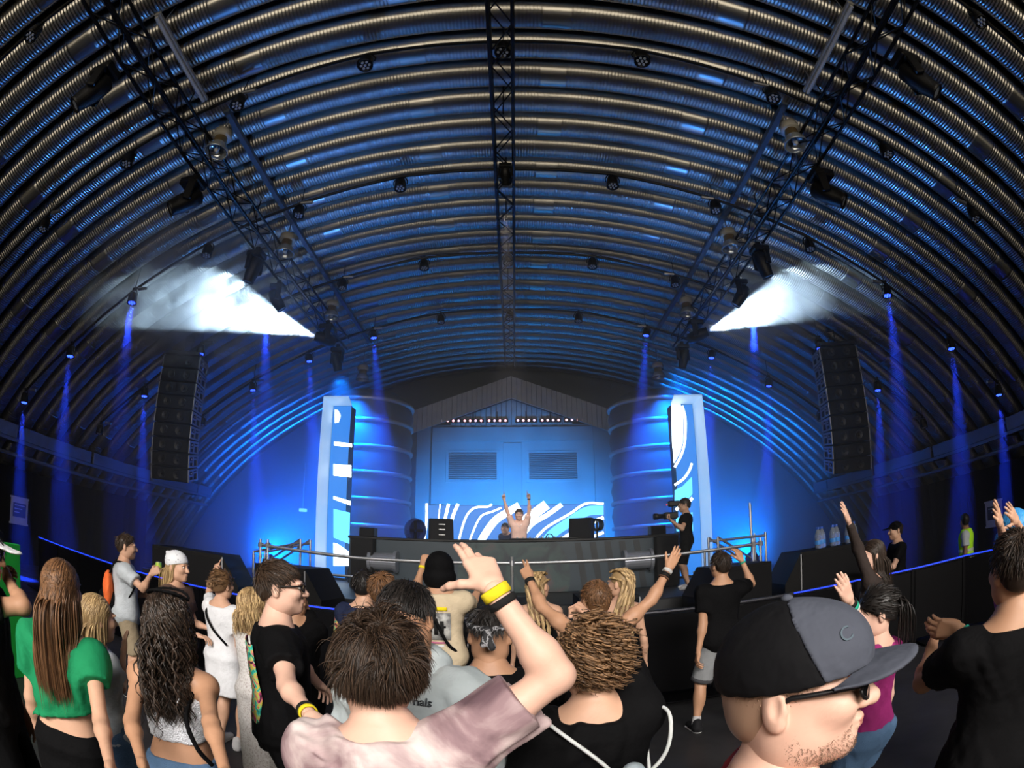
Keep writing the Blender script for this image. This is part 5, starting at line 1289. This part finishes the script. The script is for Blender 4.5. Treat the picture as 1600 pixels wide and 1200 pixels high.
# ---- the row in front of the booth
p = Person((687, 890), 4.2, 'man in a beige printed T-shirt and round black hat, fist raised', face=-3, skin=SK3); p.arm(-1, elbow=(648, 925), hand=(661, 884), kind='fist', palm=(0, 1, 0), near=(False, False)); p.arm(1, elbow=(735, 945), hand=(752, 915), kind='relaxed', palm=(0, 1, 0), near=(False, False)); p.body(); p.shirt(BEIGE, srad=.030, flare=.035, hem=-.12, infl=.02); p.pants(C('lilac', (.25, .2, .38))); p.shoes(SHOEW)
p.band(-1, .92, BAND_Y, w=.012); short_hair(p, H_DK, 80, .02)
F = Field(.008); F.ell(p.H((0, -.012, .045)), np.array((.105, .122, .105)), p.Rh, .02); F.cone(p.H((0, -.012, .0)), p.H((0, -.012, -.045)), .112, .132, .03); p.add('black_hat', F.mesh(), BLK)
YEL = C('print_yellow', (.75, .60, .01)); PGR = ramp_mat('print_photo', [(.35, (.12, .12, .12)), (.6, (.5, .5, .48))], scale=14); PBK = C('print_black', (.01, .01, .01)); PPK = C('print_pink', (.5, .15, .25))
backprint(p, [(-.085, .085, .395, .42, YEL, 'print_band'), (-.11, .11, .16, .375, PGR, 'print_picture'), (-.10, .10, .13, .145, PPK, 'print_line'), (-.07, .06, .105, .12, WHT, 'print_line')])
backprint(p, [(-.06, -.03, .22, .31, PBK, 'print_emblem'), (-.015, .015, .20, .33, PBK, 'print_emblem'), (.03, .06, .22, .31, PBK, 'print_emblem'), (-.075, .075, .255, .272, PBK, 'print_emblem')], -.009)
p.strap([(-.10, .0, .535), (-.07, -.14, .46), (.0, -.165, .32), (.09, -.165, .14), (.17, -.08, .04)], BLK, .013, 'bag_strap')
p = Person((570, 915), 4.2, 'dark-haired man in a navy T-shirt with bright sleeve, left of the beige shirt', face=-5, skin=SK2); p.hang(-1); p.hang(1); p.body(); p.shirt(NAVY); p.pants(BLK); p.shoes(SHOEB); p.hair(H_BK, [p.scalp(.007), p.locks(300, .02, .003, M=4, lift=1), p.locks(160, .05, .004, off=.05)])
a_, b_ = p.rarm()[:2]; F = Field(.011); d = p.el[-1]-p.sh[-1]; F.cone(p.sh[-1]+d*.05, p.el[-1], a_+.026, b_+.030, .02, cut=.62); p.add('printed_sleeve', F.mesh(folds(.004, 2)), PRINT)
p = Person((598, 923), 3.6, 'brown-haired man directly behind the navy T-shirt man', face=0, skin=SK2); p.hang(-1); p.hang(1); p.body(); p.shirt(GREYD); p.pants(BLK); p.shoes(SHOEB); short_hair(p, H_MB, 420, .05, .0038, lift=.6)
# bandana man
p = Person((766, 992), 2.2, 'man in black with a dark bandana knotted at the back of his head', face=0, skin=SK3, build=1.1, head=(-3, -8, 0)); p.hang(-1, .2); p.hang(1, .2); p.body(); p.shirt(BLK, srad=.028, infl=.02, neck=.53); p.pants(BLK); p.shoes(SHOEB)
p.hair(H_BK, [p.scalp(.010, slope=.45, off=.055), p.locks(900, .045, .0024, slope=.45, off=.07, lift=.35, rnd=.15, wave=.5)])
BND = ramp_mat('bandana_print', [(.45, (.01, .01, .012)), (.5, (.35, .35, .37)), (.55, (.01, .01, .012))], scale=30)
F = Field(.005); pts = [p.H((.084*math.cos(t), -.018+.106*math.sin(t), .055+.03*math.sin(t))) for t in np.linspace(0, 2*PI, 22)]; [F.cone(pts[i], pts[i+1], .012, .012, .006) for i in range(21)]; F.ball(p.H((0, -.13, .022)), .018, .008)
F.cone(p.H((0, -.13, .02)), p.H((.02, -.14, -.045)), .010, .016, .01); F.cone(p.H((0, -.13, .02)), p.H((-.012, -.145, -.035)), .010, .014, .01); p.add('bandana', F.mesh(), BND)
p.mb('earring', MB().tube([p.H((-.088, -.012+.008*math.cos(t), -.048+.010*math.sin(t))) for t in np.linspace(0, 2*PI, 12)], .0018, 5), ALU)
# hoodie man facing the camera
p = Person((632, 968), 1.75, 'man in a light grey hoodie turned towards the camera, half hidden', face=160, skin=SK3, build=1.08, head=(0, -14, 4)); p.hang(-1, .3); p.hang(1, .3); p.body(); p.shirt(HOOD, sleeve=1.9, srad=.035, infl=.035, flare=.03, neck=.52, amp=.020, name='hoodie', freq=13); p.pants(BLK); p.shoes(SHOEW)
F = Field(.010); pts = [p.w((.105*math.cos(t), -.01+.085*math.sin(t), .520-.045*math.sin(t))) for t in np.linspace(0, 2*PI, 20)]; [F.cone(pts[i], pts[i+1], .034, .034, .03) for i in range(19)]; p.add('hood', F.mesh(folds(.006, 4)), HOOD)
p.hair(H_BK, [p.scalp(.006), p.locks(900, .016, .0024, M=4, lift=1, grav=.1, sides=3), p.locks(1300, .045, .0021, off=.05, lift=.2, flow=1, crown=(0, -.08, .08), rnd=.12)])
zc = p.w((-.155, .22, .27)); nfw = p.Rt @ np.array([-.1, 1, 0])
tp_ = atD(660, 1098, 1.0); uu = ray(660, 1098); rt = nrm(np.cross((0, 0, 1.0), -nrm(nfw))) ; rt = nrm(np.cross(np.array([0, 0, 1.0]), nfw))
# hoodie lettering lies on the chest
dep = p.bodyo
def surf_hit(ob, pxl):
    """nearest point of a child mesh of p along a pixel's ray (mesh coordinates are relative to p.org)"""
    o = Vector(CAM-p.org); d = Vector(ray(*pxl)); dg = bpy.context.evaluated_depsgraph_get(); ok, loc_, nn, _ = ob.ray_cast(o, d); return (np.array(loc_)+p.org, np.array(nn)) if ok else (None, None)
hoodo = [c for c in p.root.children if c.name.startswith('hoodie')][0]
hit, nn = surf_hit(hoodo, (661, 1098))
if hit is not None:
    z = nrm(nn); x = nrm(np.cross((0, 0, 1.0), z)); y = np.cross(z, x); Mx = Matrix(((x[0], y[0], z[0], hit[0]-p.org[0]+z[0]*.004), (x[1], y[1], z[1], hit[1]-p.org[1]+z[1]*.004), (x[2], y[2], z[2], hit[2]-p.org[2]+z[2]*.004), (0, 0, 0, 1)))
    link(bpy.data.objects.new('lettering', text_mesh('nals', .038, 'lettering', Mx, C('letter_dark', (.07, .08, .09)), .004)), p.root)
# curly man with bag
p = Person((927, 1032), 1.65, 'curly-haired man in a black T-shirt carrying a drawstring bag, fist raised', face=0, skin=SK2, build=1.0, head=(0, -3, 3)); p.arm(1, elbow=(957, 1005), hand=(921, 966), kind='fist', palm=(-.6, .8, 0), near=(False, False)); p.hang(-1, .2); p.body(); p.shirt(BLK, srad=.026, infl=.018, neck=.505, flare=.03); p.pants(BLK); p.shoes(SHOEB)
p.hair(H_LB, [p.scalp(.012), p.locks(620, .075, .0030, M=26, lift=.30, flow=.7, grav=.25, curl=.0135, cfreq=230, rnd=.25, sides=4, infl=.014, wave=.6, taper=.5)], 'curly_hair')
ORP = C('print_orange', (.75, .18, .06)); backprint(p, [(-.13+.012*i, -.10+.012*i-.006*(i % 2), .30-.03*i, .32-.03*i, ORP, 'print_mark') for i in range(6)], -.002)
# drawstring bag on his back
pb_ = p; bagc = p.w((.10, -.20, .16)); rb = empty('drawstring_bag', tuple(bagc), label='pale blue drawstring bag on the back of the curly-haired man', cat='bag')
F = Field(.008); F.ell((0, 0, -.06), (.15, .055, .20), p.Rt, .02); F.cone((0, 0, .1), (0, .0, .17), .07, .035, .04); v, q = F.mesh(folds(.007, 8, 22)); link(bpy.data.objects.new('sack', np_mesh('sack', v, q, C('bag_cloth', (.42, .50, .55)))), rb)
for sx in (-1, 1):
    pts = smooth3([np.array(pb_.w(a))-bagc for a in ((.10+sx*.02, -.19, .30), (.10+sx*.11, -.17, .40), (.10+sx*.13 if sx > 0 else -.16, -.10, .52), (.18 if sx > 0 else -.15, .04, .50), (.2 if sx > 0 else -.18, .06, .36), (.21 if sx > 0 else -.12, -.1, .05), (.10+sx*.10, -.2, -.06))], 6)
    MB().tube(pts, .0065, 6).build('cord', C('cord_white', (.65, .68, .68)), rb, True)
# ---- left side
p = Person((440, 918), 2.5, 'man in a black printed T-shirt and sunglasses looking right', face=-62, skin=SK1, head=(-8, 2, 0)); p.arm(1, elbow=(449, 1072), hand=(484, 1117), kind='bent', palm=(-.6, 0, -.4), near=(True, True)); p.arm(-1, elbow=(470, 1040), hand=(497, 1068), kind='relaxed', palm=(0, 0, -1), near=(False, False)); p.body(); p.shirt(BLK, srad=.032, flare=.035, hem=-.10, infl=.02); p.pants(BLK, infl=.02); p.shoes(SHOEW)
p.hair(H_BR, [p.scalp(.006), p.locks(700, .018, .0026, M=4, lift=1, grav=.1, sides=3), p.locks(900, .055, .0024, off=.05, lift=.2, flow=1, crown=(0, -.09, .06), rnd=.14)]); glasses(p); p.band(1, .93, BAND_Y, w=.010); p.band(1, .85, BAND_K, w=.010)
backprint(p, [(-.10, .15, .05, .44, PRINT, 'back_print')], -.012)
p = Person((458, 935), 3.3, 'person behind the sunglasses man with a bent arm raised', face=0, skin=SK3); p.arm(1, elbow=(473, 948), hand=(450, 903), kind='point', palm=(0, 1, 0), near=(False, False)); p.hang(-1); p.body(); p.shirt(BLK); p.pants(BLK); p.shoes(SHOEB); short_hair(p, H_DK, 150)
p = Person((397, 947), 3.5, 'blond woman in a white lace dress behind the sunglasses man', face=-25, sex='f', skin=SK2); p.arm(-1, elbow=(385, 950), hand=(402, 914), kind='relaxed', palm=(0, 1, 0), near=(False, False)); p.hang(1); p.body(); p.skirt(LACE, hem=-.72, sleeve=.5, name='lace_dress', w=.19, d=.15, amp=.006); p.shoes(SHOEB); long_hair(p, H_BL, 260, .22, .006, curl=.008, cfreq=40, M=12)
p = Person((348, 914), 4.4, 'woman in a short white dress with a hair bun, pointing up', face=-12, sex='f', skin=SK2, build=1.05); p.arm(-1, elbow=(327, 925), hand=(336, 893), kind='point', palm=(0, 1, 0), near=(False, False)); p.hang(1, .16); p.body(); p.skirt(WHT, hem=-.36, sleeve=.6, infl=.022, w=.21, d=.15, name='white_dress'); p.shoes(SHOEW, SOLEW)
p.hair(H_LB, [p.scalp(.012, slope=.6), p.locks(260, .08, .004, slope=.6, lift=.03, flow=1, grav=0, crown=(0, .12, .03), rnd=.1), tubes(np.array([smooth3([p.H((-.03+.028*math.cos(t+a)*(1-.1*b), -.125+.014*math.sin(2*t+b), .0+.028*math.sin(t+a)*(1-.1*b))) for t in np.linspace(0, 5, 9)], 3) for a in np.linspace(0, 6, 12) for b in (0, 2, 4)]), np.full((36, 25), .006), 5)])
p.strap([(-.12, .02, .52), (-.08, -.14, .44), (.02, -.16, .30), (.14, -.10, .16)], BLK, .010, 'bag_strap')
p = Person((278, 886), 4.6, 'smiling woman in a white dotted bandana and brown T-shirt with long blond hair', face=-88, sex='f', skin=SK2); p.arm(1, up=(.1, .25, -1), fore=(-.1, 1, -.1), kind='relaxed', palm=(0, 0, -1)); p.arm(-1, up=(-.1, .3, -1), fore=(.1, 1, -.1)); p.body(); p.shirt(BROWN, srad=.03, infl=.022, flare=.03, hem=-.15); p.pants(GREYD); p.shoes(SHOEB); long_hair(p, H_BL, 150, .40)
DOT = ramp_mat('dotted_bandana', [(.0, (.02, .02, .03)), (.16, (.02, .02, .03)), (.2, (.72, .74, .78)), (1, (.72, .74, .78))], scale=38, tex='voronoi')
F = Field(.008); F.ell(p.H((0, -.018, .048)), np.array((.092, .112, .095)), p.Rh, .02); F.ell(p.H((0, .05, -.055)), (.13, .16, .095), p.Rh, .01, True); F.cone(p.H((0, -.08, .09)), p.H((.0, -.125, .115)), .03, .014, .03); p.add('dotted_bandana', F.mesh(), DOT)
# backpack man
p = Person((198, 854), 5.6, 'man in a pale grey T-shirt and khaki shorts holding a drink can', face=-48, skin=SK2); p.arm(1, elbow=(224, 920), hand=(236, 897), kind='grip', palm=(-.7, .4, 0), hdir=(0, .8, .5), near=(True, True)); p.arm(-1, up=(-.1, .4, -1), fore=(.1, 1, .0)); p.body(); p.shirt(GRYW, srad=.03, infl=.022, flare=.035, hem=-.12); p.pants(KHAKI, .95, flare=.025, infl=.02, name='shorts', top=.02); p.shoes(SHOEB, SOLEW); p.hair(H_BR, [p.scalp(.006), p.locks(260, .02, .003, M=4, lift=1), p.locks(160, .045, .004, off=.05)])
cn = p.wr[1]+p.Rf @ np.array([-.045, .08, .045]); r = empty('drink_can', (cn[0], cn[1], cn[2]-.06), label='yellow and green drink can in the raised hand of the man with the orange bag', cat='can')
MB().lathe([(.026, 0), (.033, .008), (.033, .12), (.029, .13)], 16).build('can_body', ramp_mat('can_print', [(.4, (.7, .65, .05)), (.6, (.1, .4, .1))], scale=18, rough=.3), r); MB().lathe([(.029, .128), (.029, .135), (.02, .133)], 16).build('can_lid', ALU, r)
bc = p.w((0, -.20, .22)); r = empty('drawstring_bag', tuple(bc), label='orange and black drawstring bag on the back of the man with the can', cat='bag')
F = Field(.010); F.ell((0, 0, 0), (.15, .06, .19), p.Rt, .02); v, q = F.mesh(folds(.008, 5, 20)); link(bpy.data.objects.new('sack', np_mesh('sack', v, q, ORANGE)), r); F = Field(.010); F.ell((0, -.012, -.10), (.14, .065, .11), None, .02); v, q = F.mesh(folds(.006, 7, 20)); link(bpy.data.objects.new('lower_pocket', np_mesh('lower_pocket', v, q, BLK)), r)
for sx in (-1, 1): MB().tube(smooth3([np.array(p.w(a))-bc for a in ((sx*.05, -.19, .38), (sx*.13, -.10, .535), (sx*.15, .06, .50), (sx*.165, .12, .36), (sx*.17, .02, .16), (sx*.10, -.18, .06))], 6), .009, 6).build('cord', BLK, r, True)
# curly-haired woman
p = Person((265, 975), 2.1, 'woman with long dark curls in a white crop top and blue jeans', face=16, sex='f', skin=SK3, build=1.0); p.arm(-1, elbow=(206, 1128), hand=(222, 1190), kind='relaxed', palm=(1, 0, 0)); p.arm(1, elbow=(330, 1130), hand=(352, 1205), kind='relaxed', palm=(-1, 0, 0)); p.body(); F = Field(p.vox); F.torso(p.tab(.010), p.pel, p.Rt, .03, lo=.19*p.k, hi=.42*p.k); p.add('crop_top', F.mesh(folds(.003, 4, 40)), SMOCK)
p.pants(DENIM, 2.0, infl=.010, name='jeans', top=.10); p.shoes(SHOEW); p.hair(H_DK, [p.scalp(.014, slope=.55), p.locks(820, .42, .0040, M=24, lift=.1, grav=1.9, curl=.011, cfreq=75, slope=.55, torso=True, rnd=.10, infl=.016, lvar=.2, hug=7)], 'long_curls'); p.strap([(.14, -.02, .50), (.10, -.14, .36), (.13, -.15, .22), (.17, -.10, .12)], BLK, .010, 'bag_strap')
p.strap([(-.07, -.14, .40), (-.085, -.11, .48), (-.08, -.03, .52)], SMOCK, .006, 'shoulder_strap'); p.strap([(.07, -.14, .40), (.085, -.11, .48), (.08, -.03, .52)], SMOCK, .006, 'shoulder_strap')
backprint(p, [(.10, .15, .05, .08, C('leather_patch', (.25, .10, .04)), 'leather_patch')], .012)
F = Field(.006); pts = [p.H((.09*math.cos(t), -.01+.06*math.sin(t), .11+.03*abs(math.sin(t)))) for t in np.linspace(0, 2*PI, 20)]; [F.cone(pts[i], pts[i+1], .006, .006, .004) for i in range(19)]; p.add('hair_band', F.mesh(), BLK)
# green shawl woman, blond woman, left edge person
p = Person((152, 966), 2.75, 'blond woman behind the green shawl, palm raised', face=-20, sex='f', skin=SK2); p.arm(1, elbow=(189, 1075), hand=(193, 1020), kind='open', palm=(0, 1, 0), near=(False, False)); p.hang(-1); p.body(); p.shirt(GRYW, sleeve=.4); p.pants(DENIM); p.shoes(SHOEW); long_hair(p, H_BL, 260, .34)
p = Person((97, 922), 2.2, 'woman with long brown hair and a green shawl over her shoulders', face=22, sex='f', skin=SK2, side=3); p.arm(1, elbow=(158, 1128), hand=(172, 1195), kind='relaxed', palm=(-1, 0, 0)); p.hang(-1, .2); p.body(); p.skirt(BLK, hem=-.60, top=.10, name='black_skirt', infl=.010, w=.20, d=.17); F = Field(p.vox); F.torso(p.tab(.008), p.pel, p.Rt, .03, lo=.20*p.k, hi=.42*p.k); p.add('black_top', F.mesh(), BLK); p.shoes(SHOEB)
F = Field(.009); t = p.tab(.030); F.torso(t, p.pel, p.Rt, .04, lo=.02*p.k, hi=.49*p.k); a_ = p.rarm()[0]
for q, cu in ((-1, .55), (1, .42)): F.ball(p.sh[q], a_+.026, .05); F.cone(p.sh[q], p.el[q], a_+.026, a_+.034, .06, cut=cu)
R_, c_ = p.Rt, p.pel
def shawl_cut(X, Y, Z, f0=folds(.022, 12, 9)):
    x = R_[0, 0]*(X-c_[0])+R_[1, 0]*(Y-c_[1])+R_[2, 0]*(Z-c_[2]); z = R_[0, 2]*(X-c_[0])+R_[1, 2]*(Y-c_[1])+R_[2, 2]*(Z-c_[2])
    lim = (.165+.32*x)*p.k; return np.maximum(lim-z, 0)*5+f0(X, Y, Z)
p.add('green_shawl', F.mesh(shawl_cut), GREEN); long_hair(p, H_MB, 480, .50, .0052, M=18, rnd=.07, hug=8)
p = Person((-27, 862), 2.5, 'person in black at the left edge lifting one hand, wearing a pale cap', face=-55, skin=SK3, legs='stand'); p.arm(1, elbow=(50, 946), hand=(14, 908), kind='grip', palm=(-.6, .6, 0), near=(True, False)); p.hang(-1); p.body(); p.shirt(BLK, srad=.02); p.pants(BLK, .9, name='shorts'); p.shoes(SHOEB); short_hair(p, H_BK, 200, .09); F = Field(.007); F.ell(p.H((0, -.012, .05)), np.array((.088, .108, .085)), p.Rh, .01); F.cone(p.H((0, .08, .05)), p.H((0, .17, .035)), .065, .05, .02, flat=(p.Rh @ np.array([0, 0, 1]), .18)); F.ell(p.H((0, .02, -.07)), (.12, .15, .085), p.Rh, .01, True); p.add('pale_cap', F.mesh(), WHT); glasses(p)

# ---- foreground: tie-dye man with raised arm
FINGERS['salute'] = ([(4, 10, 8), (8, 12, 8), (26, 34, 22), (34, 40, 26)], (62, 20), .25)
p = Person((592, 1042), 1.26, 'man in a faded pink tie-dye T-shirt with his arm raised in the foreground', face=-4, skin=SK1, build=1.08, side=-5, head=(4, -2, 5), vox=.0062); p.arm(1, elbow=(878, 1048), hand=(772, 922), kind='salute', palm=(-.15, .62, -.75), near=(False, False), hdir=(-.42, .62, .66)); p.hang(-1, .15); p.body(legs=True)
p.shirt(TIE, sleeve=.66, srad=.030, infl=.024, flare=.03, neck=.535, amp=.017, freq=16, vox=.0068, hem=-.14); p.pants(BLK); p.shoes(SHOEW)
p.hair(H_BR, [p.scalp(.008), p.locks(5600, .080, .0013, M=9, lift=.10, flow=.9, grav=.45, rnd=.07, sides=3, swirl=.35, crown=(.02, -.06, .09), infl=.010, wave=.55, taper=.5), p.locks(2200, .060, .0013, M=8, lift=.24, flow=.8, grav=.5, rnd=.08, sides=3, seed=3, infl=.016, wave=.8, taper=.4)])
p.band(1, .97, BAND_Y, w=.013, thick=.004); p.band(1, .86, BAND_K, w=.009, thick=.003)
p.fore = True
# ---- foreground: man in the two-tone cap
p = Person((1246, 1076), .82, 'man in a black and grey baseball cap and sunglasses in right profile in the foreground', face=-112, skin=SK1, build=1.05, head=(-13, 2, 0), vox=.0062); p.hang(-1); p.hang(1); p.body(); p.shirt(RED, neck=.50, infl=.016, vox=.008); p.pants(BLK); p.shoes(SHOEB)
STUB = hair_mat('stubble', (.20, .12, .08), (.40, .25, .17)); p.hair(STUB, [p.scalp(.002, slope=.95, off=-.03), p.locks(900, .006, .0011, M=3, lift=1, grav=0, sides=3, slope=.95, off=-.03)], 'cropped_hair')
glasses(p, r=.031)
F = Field(.004); g_ = .0012
for c, r_ in (((0, .022, -.030), (.064+g_, .070+g_, .088+g_)), ((0, .040, -.082), (.040+g_, .042+g_, .036+g_))): F.ell(p.H(c), r_, p.Rh, .04)
F.ball(p.H((0, .072, -.098)), .020+g_, .025); [F.ell(p.H((q*.052, .005, -.068)), (.018+g_, .035+g_, .028+g_), p.Rh, .04) for q in (-1, 1)]; [F.ell(p.H((q*.040, .066, -.022)), (.026+g_, .026+g_, .022+g_), p.Rh, .03) for q in (-1, 1)]
def beard(X, Y, Z, R=p.Rh, c=p.hc):
    y = R[0, 1]*(X-c[0])+R[1, 1]*(Y-c[1])+R[2, 1]*(Z-c[2]); z = R[0, 2]*(X-c[0])+R[1, 2]*(Y-c[1])+R[2, 2]*(Z-c[2]); x = R[0, 0]*(X-c[0])+R[1, 0]*(Y-c[1])+R[2, 0]*(Z-c[2])
    top = -.062+.055*np.clip((.02-y)/.03, 0, 1)-.01*np.sin(40*y); e = np.maximum(z-top, 0)+np.maximum(-.012-y, 0); mouth = np.maximum(.026-np.sqrt(x*x+((z+.06)*1.1)**2), 0)*(y > .05)
    return (e+mouth)*6+.0012*np.sin(900*x)*np.sin(900*y)*np.sin(900*z)
bv, bq = F.mesh(beard); rg = np.random.default_rng(4); pk = rg.choice(len(bq), 6500); ba, bb, bc_, bd = (bv[bq[pk, i]] for i in range(4)); u1, u2 = rg.uniform(0, 1, (6500, 1)), rg.uniform(0, 1, (6500, 1))
rt_ = (ba*(1-u1)+bb*u1)*(1-u2)+(bd*(1-u1)+bc_*u1)*u2; nn_ = np.cross(bb-ba, bd-ba); nn_ /= np.linalg.norm(nn_, axis=1)[:, None]+1e-9; nn_ = nn_+rg.normal(0, .5, nn_.shape)+np.array([0, 0, -.6])
sv, sq, st_ = tubes(np.stack([rt_-nn_*.0008, rt_+nn_*.0009, rt_+nn_*.0017], 1), np.array([[.0003, .0003, .00015]]), 3); p.add('stubble', (sv, sq), hair_mat('stubble_hair', (.10, .06, .04), (.32, .20, .13)), st_)
# crown in two tones, brim, button
def crown(front):
    F = Field(.0045); F.ell(p.H((0, -.016, .040)), np.array((.0905, .1120, .1000)), p.Rh, .01); F.cone(p.H((0, .02, .03)), p.H((0, .05, .05)), .075, .06, .05)
    R, c = p.Rh, p.hc
    def nz(X, Y, Z):
        y = R[0, 1]*(X-c[0])+R[1, 1]*(Y-c[1])+R[2, 1]*(Z-c[2]); z = R[0, 2]*(X-c[0])+R[1, 2]*(Y-c[1])+R[2, 2]*(Z-c[2]); x = R[0, 0]*(X-c[0])+R[1, 0]*(Y-c[1])+R[2, 0]*(Z-c[2])
        low = np.maximum(.022+.10*y-.0*z-z, 0)*6                               # lower rim
        sp = y-(-.016+.55*(.14-z)); cutp = (np.maximum(-sp, 0) if front else np.maximum(sp, 0))*6
        seam = .0015*np.exp(-(x/.004)**2)
        return low+cutp-(.0008 if front else 0)+seam
    return F.mesh(nz)
p.add('cap_back', crown(False), CAPB_); p.add('cap_front', crown(True), CAPG)
m = MB(); nu, nv = 17, 8; top, bot = [], []
for i in range(nv):
    t = i/(nv-1)
    for j in range(nu):
        a = -PI/2*.96+PI*.96*j/(nu-1); x = .086*math.sin(a)*(1+.03*t); yb = .035+.062*math.cos(a); ext = .088*max(math.cos(a), 0)**.55
        y = yb+ext*t; z = .030-.018*(x/.08)**2*(1-.2*t)+.012*t-.006*t*t+.006*(1-t)
        top.append(p.H((x, y, z+.002))); bot.append(p.H((x, y, z-.0025)))
f = [(i*nu+j, (i+1)*nu+j, (i+1)*nu+j+1, i*nu+j+1) for i in range(nv-1) for j in range(nu-1)]
n0 = nu*nv; ring = [(nv-1)*nu+j for j in range(nu)]
m.add(top+bot, [q[::-1] for q in f]+[tuple(a+n0 for a in q) for q in f]+[(ring[j], ring[j+1], ring[j+1]+n0, ring[j]+n0) for j in range(nu-1)]); p.mb('cap_brim', m, CAPG)
p.mb('cap_button', MB().lathe([(.010, -.003), (.009, .003), (.003, .006)], 12, T=Matrix.Translation(Vector(p.H((0, -.016, .141)))) @ Matrix(p.Rh.tolist()).to_4x4()), CAPG)
cf = [c for c in p.root.children if c.name.startswith('cap_front')][0]; hit, nn = surf_hit(cf, (1322, 992))
if hit is not None:
    z = nrm(nn); x = nrm(np.cross((0, 0, 1.0), z)); y = np.cross(z, x); o_ = hit-p.org+z*.0006
    link(bpy.data.objects.new('cap_emblem', text_mesh('C', .030, 'cap_emblem', Matrix(((x[0], y[0], z[0], o_[0]), (x[1], y[1], z[1], o_[1]), (x[2], y[2], z[2], o_[2]), (0, 0, 0, 1))) @ Matrix.Rotation(.35, 4, 'Z'), C('emblem_teal', (.085, .115, .14)), .0012)), p.root)

# ================================================================== HAZE
def vol_box(name, lo, hi, dens, col=(1, 1, 1), aniso=.2, noise=None):
    o = MB().box(lo, hi).build(name, [])
    m = bpy.data.materials.new(name); m.use_nodes = True; nt = m.node_tree; n = nt.nodes; n.clear()
    out = n.new('ShaderNodeOutputMaterial'); v = n.new('ShaderNodeVolumeScatter'); v.inputs['Color'].default_value = (*col, 1)
    v.inputs['Density'].default_value = dens; v.inputs['Anisotropy'].default_value = aniso
    nt.links.new(v.outputs[0], out.inputs['Volume'])
    if noise:
        tc = n.new('ShaderNodeTexCoord'); nz = n.new('ShaderNodeTexNoise'); nz.inputs['Scale'].default_value = noise[0]; nz.inputs['Detail'].default_value = 4; nz.inputs['Distortion'].default_value = .6
        mr = n.new('ShaderNodeMapRange'); mr.inputs[1].default_value = noise[1]; mr.inputs[2].default_value = noise[2]; mr.inputs[3].default_value = 0; mr.inputs[4].default_value = dens
        nt.links.new(tc.outputs['Object'], nz.inputs['Vector']); nt.links.new(nz.outputs['Fac'], mr.inputs[0])
        # fade towards the faces of the cloud: generated coordinates
        vm = n.new('ShaderNodeVectorMath'); vm.operation = 'DISTANCE'; vm.inputs[1].default_value = (.5, .5, .5); nt.links.new(tc.outputs['Generated'], vm.inputs[0])
        m2 = n.new('ShaderNodeMapRange'); m2.inputs[1].default_value = .28; m2.inputs[2].default_value = .52; m2.inputs[3].default_value = 1; m2.inputs[4].default_value = 0
        nt.links.new(vm.outputs['Value'], m2.inputs[0]); ml = n.new('ShaderNodeMath'); ml.operation = 'MULTIPLY'
        nt.links.new(mr.outputs[0], ml.inputs[0]); nt.links.new(m2.outputs[0], ml.inputs[1]); nt.links.new(ml.outputs[0], v.inputs['Density'])
    o.data.materials.append(m); return o
hz = vol_box('stage_haze', (-11.8, 6.6, .02), (11.8, 18.1, 7.9), .022)
fg_ = vol_box('stage_fog', (-7.4, 10.9, .96), (7.4, 17.6, 5.3), .06)
tag(fg_, 'dense blue lit fog around the booth and the lit columns', 'haze', kind='stuff')
tag(hz, 'thin blue lit haze hanging over the stage end of the shelter', 'haze', kind='stuff')
c1 = vol_box('smoke_cloud', (-10.2, 5.4, 5.0), (-4.0, 11.4, 8.3), 1.15, noise=(1.25, .42, .64)); tag(c1, 'drifting white smoke lit by the left beam', 'smoke', kind='stuff')
c2 = vol_box('smoke_cloud', (4.3, 8.4, 5.7), (7.6, 11.2, 7.8), 1.2, noise=(1.1, .38, .62)); tag(c2, 'small white smoke puff lit by the right beam', 'smoke', kind='stuff')
# added blue wash lamps, unseen, for the glow on stage, fog and ceiling
WASH = mat('wash_lens', (.1, .3, 1), emit=(.05, .35, 1.0), es=6)
for j, (x, y, tgt, pw, c, dg) in enumerate(((-5.6, 11.6, (-6.8, 16, 1.9), 20000, (.0, .12, 1.0), 78), (5.6, 11.6, (6.6, 16, 2.4), 9000, (.0, .19, 1.0), 85),
                                      (-2.4, 13.4, (-1.5, 18, 1.9), 4600, (.0, .25, 1.0), 78), (2.4, 13.4, (1.5, 18, 1.9), 4600, (.0, .25, 1.0), 78), (0, 13.4, (0, 17.6, 1.8), 4600, (.02, .38, 1.0), 84),
                                      (-3.3, 11.2, (-2.5, 2.0, 9.0), 760, (.06, .30, 1.0), 95), (3.3, 11.2, (2.5, 2.0, 9.0), 760, (.06, .30, 1.0), 95))):
    r = empty('added_wash_lamp', (x, y, .95), label='added blue floor wash lamp behind the booth, %s from the left' % ['first', 'seventh', 'third', 'fifth', 'fourth', 'second', 'sixth'][j], cat='stage light', group='added floor wash lamps')
    MB().box((-.16, -.12, 0), (.16, .12, .08), bev=.02).build('base', BLACKM, r)
    for sx in (-1, 1): MB().box((sx*.17-.015, -.04, .05), (sx*.17+.015, .04, .32), bev=.006).build('yoke_arm', BLACKM, r)
    d = (Vector(tgt)-Vector((x, y, 1.2))).normalized(); T = Matrix.Translation((0, 0, .28)) @ d.to_track_quat('Z', 'Y').to_matrix().to_4x4()
    MB().lathe([(.06, -.12), (.13, -.08), (.15, .08), (.13, .08), (.12, .06)], 16, T=T).build('head', BLACKM, r)
    MB().lathe([(0, .062), (.12, .061), (.12, .066), (0, .068)], 16, T=T).build('lens', WASH, r)
    spot('wash', (x+d.x*.12, y+d.y*.12, 1.23+d.z*.12), tgt, pw, c, dg, .8, .12)
